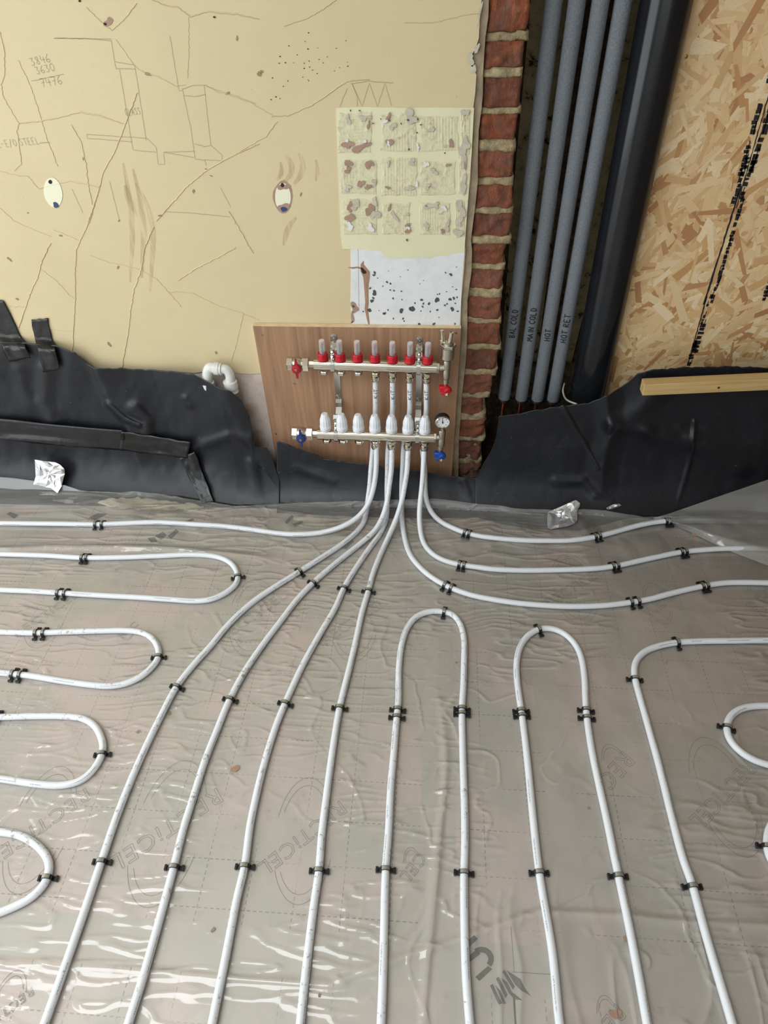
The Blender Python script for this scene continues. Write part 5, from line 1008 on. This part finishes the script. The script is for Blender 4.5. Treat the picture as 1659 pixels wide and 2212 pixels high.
# ---- upper bar: flow meters with red collars
fm = manifold_root('flow_manifold', (698.6, 787), (924.8, 793.5), UB_y, 'upper nickel manifold bar with seven red-collared flow meters')
bar(fm, -.0265, .3275); valve(fm, -.0265, 'crimson', 'red'); outlets(fm, 3)
for k in range(7):
    x = k * PW; t = empty('flow_meter'); t.parent = fm; t.location = (x, -.001, .0165)
    m_ = MB(); m_.lathe((0, 0, 0), (0, 0, 1), [(.0150, 0), (.0156, .001), (.0156, .006), (.0146, .007), (.0146, .019), (.0136, .0215), (.0096, .0215), (.0096, .012)], 48, flute=lambda kk, i: (.035 if (i // 2) % 3 == 0 else 0) if 3 <= kk <= 4 else 0, smooth=False); m_.build('red_collar', M['red'], t)
    MB().lathe((0, 0, .012), (0, 0, 1), [(.0095, 0), (.0095, .0065)], 24).build('collar_well', M['black_plastic'], t)
    MB().lathe((0, 0, .018), (0, 0, 1), [(.0085, 0), (.0085, .040), (.0078, .0425), (.0040, .043)], 24).build('sight_glass', M['glass'], t)
    MB().lathe((0, 0, .060), (0, 0, 1), [(.0072, 0), (.0072, .0012), (.004, .0014)], 20, cap=True).build('glass_cap', M['glass'], t)
    m_ = MB()
    for q in range(8): m_.box((-.0045, -.0062, .023 + q * .0038), (.001 if q % 2 else .0035, -.0060, .0240 + q * .0038))
    m_.box((-.0046, -.0061, .021), (-.0040, -.0059, .054)); m_.build('flow_scale', M['ink'], t)
    MB().lathe((0, 0, .018), (0, 0, 1), [(.0022, 0), (.0022, .030)], 10).build('indicator_rod', M['black_plastic'], t); MB().lathe((0, 0, .047), (0, 0, 1), [(.0040, 0), (.0040, .0035)], 12).build('red_indicator', M['red'], t)
end_tee(fm, .3275, .356, .026, -.034); bleed(fm, .356, 'red', -.062)
m_ = MB(); m_.lathe((.356, 0, .024), (0, 0, 1), [(.0100, 0), (.0125, .004), (.0190, .009), (.0190, .044)], 28); m_.build('air_vent_body', M['nickel_dull'], fm)
m_ = MB(); m_.hexnut((.356, 0, .066), (0, 0, 1), .0232, .010); m_.lathe((.356, 0, .075), (0, 0, 1), [(.0150, 0), (.0150, .007), (.0130, .0085)], 28, flute=lambda k, i: .04 * (i % 2)); m_.build('air_vent_cap', M['nickel_dull'], fm)
m_ = MB(); m_.lathe((.360, -.002, .083), (.1, 0, 1), [(.0062, 0), (.0062, .028), (.0050, .029)], 18); m_.build('vent_spigot', M['nickel'], fm)
m_ = MB(); m_.box((.332, -.006, .078), (.348, .006, .088), bev=.002); m_.lathe((.340, 0, .086), (-.12, 0, 1), [(.0070, 0), (.0055, .006), (.0060, .012), (.0050, .018), (.0055, .030), (.0040, .031)], 14); m_.build('bleed_screw', M['nickel'], fm)
# ---- lower bar: white valve caps
rm = manifold_root('return_manifold', (705, 937), (918.6, 943.5), LB_y, 'lower nickel manifold bar with seven white valve caps and a gauge')
bar(rm, -.0265, .3285); valve(rm, -.0265, 'navy', 'blue'); outlets(rm, 3)
for k in range(7):
    t = empty('valve_cap'); t.parent = rm; t.location = (k * PW, -.001, .0165)
    MB().lathe((0, 0, 0), (0, 0, 1), [(.0155, 0), (.0176, .003), (.0178, .015), (.0168, .018)], 32).build('cap_base', M['white_plastic'], t)
    MB().lathe((0, 0, .017), (0, 0, 1), [(.0166, 0), (.0160, .020), (.0098, .040), (.0085, .041)], 36, flute=lambda kk, i: (-.05 if i % 3 == 0 else 0) if kk < 3 else 0, smooth=False).build('fluted_cap', M['white_plastic'], t)
    MB().lathe((0, 0, .0575), (0, 0, 1), [(.0074, 0), (.0074, .0008)], 24).build('cap_disc', M['white_plastic'], t)
    m_ = MB(); a0 = -1.35 if k < 5 else -1.62
    for q in range(4): th = a0 + q * .09; m_.ribbon([(math.cos(th) * .0182, math.sin(th) * .0182, .0088 + (q % 2) * .001), (math.cos(th + .07) * .0182, math.sin(th + .07) * .0182, .0092)], (math.cos(th), math.sin(th), 0), .0011)
    m_.build('cap_print', M['scratch'], t, recalc=False)
end_tee(rm, .3285, .352, .028, -.032); bleed(rm, .350, 'blue', -.058)
g = empty('pressure_gauge'); g.parent = rm; g.location = (.352, .000, .058); g.rotation_euler = (.12, 0, .10)
m_ = MB(); m_.lathe((0, 0, -.034), (0, 0, 1), [(.0062, 0), (.0062, .016), (.0085, .017)], 6, smooth=False); m_.build('gauge_stem', M['nickel'], g)
MB().lathe((0, .016, 0), (0, -1, 0), [(.0205, 0), (.0225, .004), (.0225, .018)], 40).build('gauge_case', M['black_plastic'], g)
MB().lathe((0, -.001, 0), (0, -1, 0), [(.0226, 0), (.0228, .004), (.0205, .006), (.0200, .003)], 40, cap=False).build('gauge_rim', M['nickel'], g)
MB().lathe((0, -.001, 0), (0, -1, 0), [(.0204, 0), (.0204, .0022)], 40).build('gauge_dial', M['dial'], g)
m_ = MB()
for k in range(7):
    th = math.radians(225 - 45 * k); m_.box((math.cos(th) * .0150 - .0011, -.0036, math.sin(th) * .0150 - .0013), (math.cos(th) * .0150 + .0011, -.0033, math.sin(th) * .0150 + .0013))
m_.build('dial_numbers', M['ink'], g)
m_ = MB(); m_.add([(-.0012, -.0042, -.005), (.0022, -.0042, -.0045), (-.0014, -.0042, .0135), (-.0022, -.0042, .0135)], [(0, 1, 2, 3)]); m_.lathe((0, -.0036, 0), (0, -1, 0), [(.0022, 0), (.0022, .001)], 14); m_.build('needle', M['ink'], g)
m_ = MB()                                        # worn embossed lettering on the lower bar
for k in range(9): x = .128 + k * .0052; m_.box((x, -.0158, -.004), (x + .0012, -.0154, .004)); m_.box((x, -.0158, (k % 3 - 1) * .003), (x + .0038, -.0154, (k % 3 - 1) * .003 + .001))
m_.build('embossed_lettering', M['nickel_dull'], rm)
# ---- two mounting straps
def strap(px, label, top, scr2):
    x = ony(px, 790, UB_y)[0]; hw = .0090; zt = ony(px, top, BF)[2]; zs = ony(px, scr2, BF)[2]
    uz = fm.location[2] + (x - fm.location[0]) * -math.tan(fm.rotation_euler[1]); lz = rm.location[2] + (x - rm.location[0]) * -math.tan(rm.rotation_euler[1])
    t = tag(empty('manifold_strap', (x, BF, lz - .03)), label, 'bracket', 'manifold mounting straps')
    B0 = BF - .0018; F1 = UB_y + .0185; F2 = LB_y + .0185
    path = [(B0, zt), (B0, zt - .016), (B0 - .012, zt - .022), (B0 - .016, zt - .036), (F1 + .004, uz + .034), (F1, uz + .022), (F1, uz - .022), (B0, uz - .034), (B0, zs - .008), (B0 - .010, zs - .016), (B0 - .012, zs - .030), (B0 - .030, zs - .045), (F2 + .006, lz + .052), (F2, lz + .040), (F2, lz - .020)]
    n = len(path); v = []
    for y, z in path: v += [(x - hw, y, z), (x + hw, y, z), (x + hw, y + .0016, z), (x - hw, y + .0016, z)]
    f = [(0, 3, 2, 1), (4 * n - 4, 4 * n - 3, 4 * n - 2, 4 * n - 1)]
    for k in range(n - 1): f += [(4 * k + i, 4 * k + (i + 1) % 4, 4 * k + 4 + (i + 1) % 4, 4 * k + 4 + i) for i in range(4)]
    W(MB().add(v, f).build('strap', M['steel'], t)); W(MB().lathe((x, B0 + .0016, zt), (0, -1, 0), [(hw, 0), (hw, .0018)], 24).build('strap_end', M['steel'], t))
    W(MB().lathe((x, B0, uz - .052), (0, -1, 0), [(.0040, 0), (.0040, .0004)], 16).build('strap_hole', M['ply'], t))
    for z in (zt - .002, zs):
        W(MB().lathe((x, B0, z), (0, -1, 0), [(.0078, 0), (.0072, .0012)], 20).build('washer', M['steel'], t)); W(MB().lathe((x, B0 - .0012, z), (0, -1, 0), [(.0042, 0), (.0030, .0020), (.0012, .0012)], 14).build('screw', M['nickel_dull'], t))
    for yb, zb_, up in ((UB_y, uz, .052), (LB_y, lz, .052)):
        prof = [(-.0168, .005), (-.0168, -.011), (-.0115, -.0180), (.0115, -.0180), (.0168, -.011), (.0168, .011), (.0115, .0180), (-.008, .0180), (-.0142, .0148), (-.0165, .0098)]
        v = [(x + s_, yb + y * k, zb_ + z * k) for s_ in (-.0058, .0058) for k in (1.0, 1.07) for y, z in prof]; n = len(prof); f = []
        for i in range(n):
            j = (i + 1) % n; f += [(n + i, n + j, 3 * n + j, 3 * n + i), (i, n + i, n + j, j), (2 * n + i, 2 * n + j, 3 * n + j, 3 * n + i)]
        W(MB().add(v, f).build('clamp_band', M['steel'], t))
        m_ = MB(); m_.box((x - .0058, yb - .004, zb_ + .017), (x + .0058, yb + .012, zb_ + .030), bev=.001); m_.lathe((x, yb - .004, zb_ + .026), (0, -.8, .6), [(.0048, 0), (.0048, .006), (.003, .009)], 12); m_.lathe((x, yb + .002, zb_ + .038), (0, -.8, .6), [(.0045, 0), (.0045, .006), (.003, .008)], 12); m_.box((x - .0065, yb + .004, zb_ + .028), (x + .0065, yb + .014, zb_ + .046), bev=.001)
        W(m_.build('clamp_screw', M['steel'], t))
strap(719.5, 'left zinc mounting strap between the first and second flow meters', 726, 856); strap(904.5, 'right zinc mounting strap between the sixth and seventh flow meters', 732, 862)

# ---- marker lettering on pipes
def pipe_text(name, text, axis_at, r, z0, z1, height, mat, parent, wd):
    st, Wd = strokes(text, .86); m_ = MB()
    for s_ in st:
        P = []; Nn = []
        for u, v in s_:
            z = z0 + (z1 - z0) * u / Wd; c = axis_at(z); n0 = np.array([CAM[0] - c[0], CAM[1] - c[1], 0]); n0 /= np.linalg.norm(n0); s0 = np.array([-n0[1], n0[0], 0])
            if s0[0] < 0: s0 = -s0
            ph = -(v - .5) * height / r; d = n0 * math.cos(ph) + s0 * math.sin(ph); P.append(c + d * (r + .0003)); Nn.append(d)
        m_.ribbon(P, Nn, wd)
    return m_.build(name, M[mat], parent, recalc=False)
for key, px, (ya, yb) in (('P1', 811, (858, 844)), ('P3', 847, (860, 846)), ('R3', 884, (861, 846)), ('R1', 920, (861, 847))):
    P = PIPES[key]; z0, z1 = ony(px, ya, UB_y)[2], ony(px, yb, UB_y)[2]
    sub = P[:60]; ax = lambda z, s=sub: np.array([np.interp(-z, -s[:, 2], s[:, c]) for c in range(3)])
    own = [o for o in SC.objects if o.name.startswith('heating_pipe') and np.allclose(np.array(o.data.vertices[0].co), P[0], atol=.02)]
    pipe_text('marker_lettering', 'KIT', ax, RP, z0, z1 + .012, .0105, 'marker', own[0], .0016)

# ================================================================= lagged pipes, soil pipe, battens, fitting
LY, LR = .080, .0190
for nm, top, bot_, text, zt in (('BAL COLD', (1196.8, 0), (1089, 859), 'BAL COLD', ((1096, 730), (1106, 668))), ('MAIN COLD', (1246.9, 0), (1126, 861), 'MAIN COLD', ((1133, 737), (1147, 664))), ('HOT', (1298, 0), (1160.8, 862), 'HOT', ((1170, 737), (1178, 710))), ('HOT RET', (1347, 0), (1194.3, 863), 'HOT RET', ((1221, 741), (1231, 678)))):
    A, B = ony(*bot_, LY), ony(*top, LY); D = (B - A) / (B[2] - A[2]); ax = lambda z, A=A, D=D: A + D * (z - A[2])
    t = tag(empty('lagged_pipe', tuple(A)), {'BAL COLD': 'grey lagged pipe beside the bricks, marked bal cold', 'MAIN COLD': 'grey lagged pipe second from the bricks, marked main cold', 'HOT': 'grey lagged pipe third from the bricks, marked hot', 'HOT RET': 'grey lagged pipe beside the soil pipe, marked hot ret'}[nm], 'pipe', 'grey lagged pipes in the chase')
    W(MB().tube([ax(z) for z in np.linspace(A[2], 2.49, 60)], LR, 28).build('foam_lagging', M['lag'], t))
    W(MB().tube([ax(z) for z in np.linspace(A[2] + .03, .0, 12)], .0078, 14).build('copper_tail', M['copper'], t))
    m_ = MB(); m_.lathe(ax(A[2] - .002), (0, 0, -1), [(.0160, 0), (.0175, .003), (.0175, .009), (.0120, .011)], 20); m_.box((A[0] - .0255, LY - .002, A[2] - .012), (A[0] + .0255, LY + .014, A[2] - .003)); W(m_.build('pipe_bracket', M['black_plastic'], t))
    z0, z1 = ony(*zt[0], LY - LR)[2], ony(*zt[1], LY - LR)[2]
    W(pipe_text('marker_lettering', text, ax, LR, z0, z1, .0165, 'marker', t, .0033))
A, B = ony(1268, 858, .075), ony(1440, 0, .075); D = (B - A) / (B[2] - A[2])
t = tag(empty('soil_pipe', tuple(A)), 'thick glossy black soil pipe standing between the lagged pipes and the strand board', 'pipe')
W(MB().tube([A + D * (z - A[2]) for z in np.linspace(.0, 2.49, 40)], .0550, 56).build('pipe_barrel', M['soil'], t))
q = lambda z: A + D * (z - A[2])
c_ = [(1219, 828, .09), (1216, 842, .07), (1219, 856, .04), (1230, 867, -.02), (1246, 873, -.045)]
tag(MB().tube(spline([ony(x, y, yy) for x, y, yy in c_], .004), .0028, 10).build('cable', M['cable']), 'thin pale cable hanging at the foot of the soil pipe', 'cable')
# timber batten on the right
ta, tb = ony(1391, 838, -.118), ony(2200, 801, -.118)
tl = tag(empty('timber_batten', tuple(ta), (0, -math.atan2(tb[2] - ta[2], tb[0] - ta[0]), math.atan2(tb[1] - ta[1], tb[0] - ta[0]))), 'sawn softwood batten lying across the right membrane', 'timber')
L = float(np.linalg.norm(tb - ta)); zb2 = -.026
ob = MB().box((0, 0, zb2), (L, .034, .010), bev=.0012).build('batten', M['timber'], tl)
MB().lathe((.20, -.0003, -.010), (0, -1, 0), [(.0032, 0), (.0030, .0008)], 12).build('nail_hole', M['hole'], tl)
# white push-fit elbow pair with copper tails
ey = -.034
e1, e2, e3, e4 = ony(448, 828, ey), ony(448, 794, ey), ony(496, 799, ey), ony(497, 826, ey)
el = tag(empty('elbow_fitting', (float(e2[0]), ey, float(e4[2]) - .05)), 'white push-fit plastic elbow pair capping two copper pipes left of the plywood', 'pipe fitting')
r_ = .0155
W(MB().tube(smooth_path(spline([e1, e1 * .4 + e2 * .6, e2 + (e3 - e2) * .12 + np.array([0, 0, .001]), e2 + (e3 - e2) * .35], .003), 3), r_, 22).build('elbow_body', M['fit_white'], el))
W(MB().tube(smooth_path(spline([e2 + (e3 - e2) * .62, e2 + (e3 - e2) * .85, e3 * .5 + e4 * .5 + np.array([.001, 0, .004]), e4], .003), 3), r_ * .92, 22).build('elbow_body', M['fit_white'], el))
dx = e3 - e2; dx = dx / np.linalg.norm(dx)
W(MB().lathe(e2 + dx * .020, dx, [(.0165, 0), (.0192, .0015), (.0192, .015), (.0168, .016), (.0168, .020), (.0186, .0205), (.0186, .0225), (.0150, .0245)], 28).build('collet_collar', M['fit_white'], el))
for p in (e4, e1):
    W(MB().lathe(p + np.array([0, 0, .006]), (.06, 0, -1), [(.0150, 0), (.0212, .002), (.0212, .020), (.0192, .026), (.0186, .028), (.0172, .0282), (.0172, .036), (.0182, .0365), (.0182, .039), (.0110, .0395)], 30).build('push_fit_socket', M['fit_white'], el))
    W(MB().tube([p + np.array([0, .0, -.02]), p + np.array([.004, .002, -.06]), p + np.array([.014, .004, -.13]), p + np.array([.022, .006, -.22])], .0075, 14).build('copper_tail', M['copper'], el))
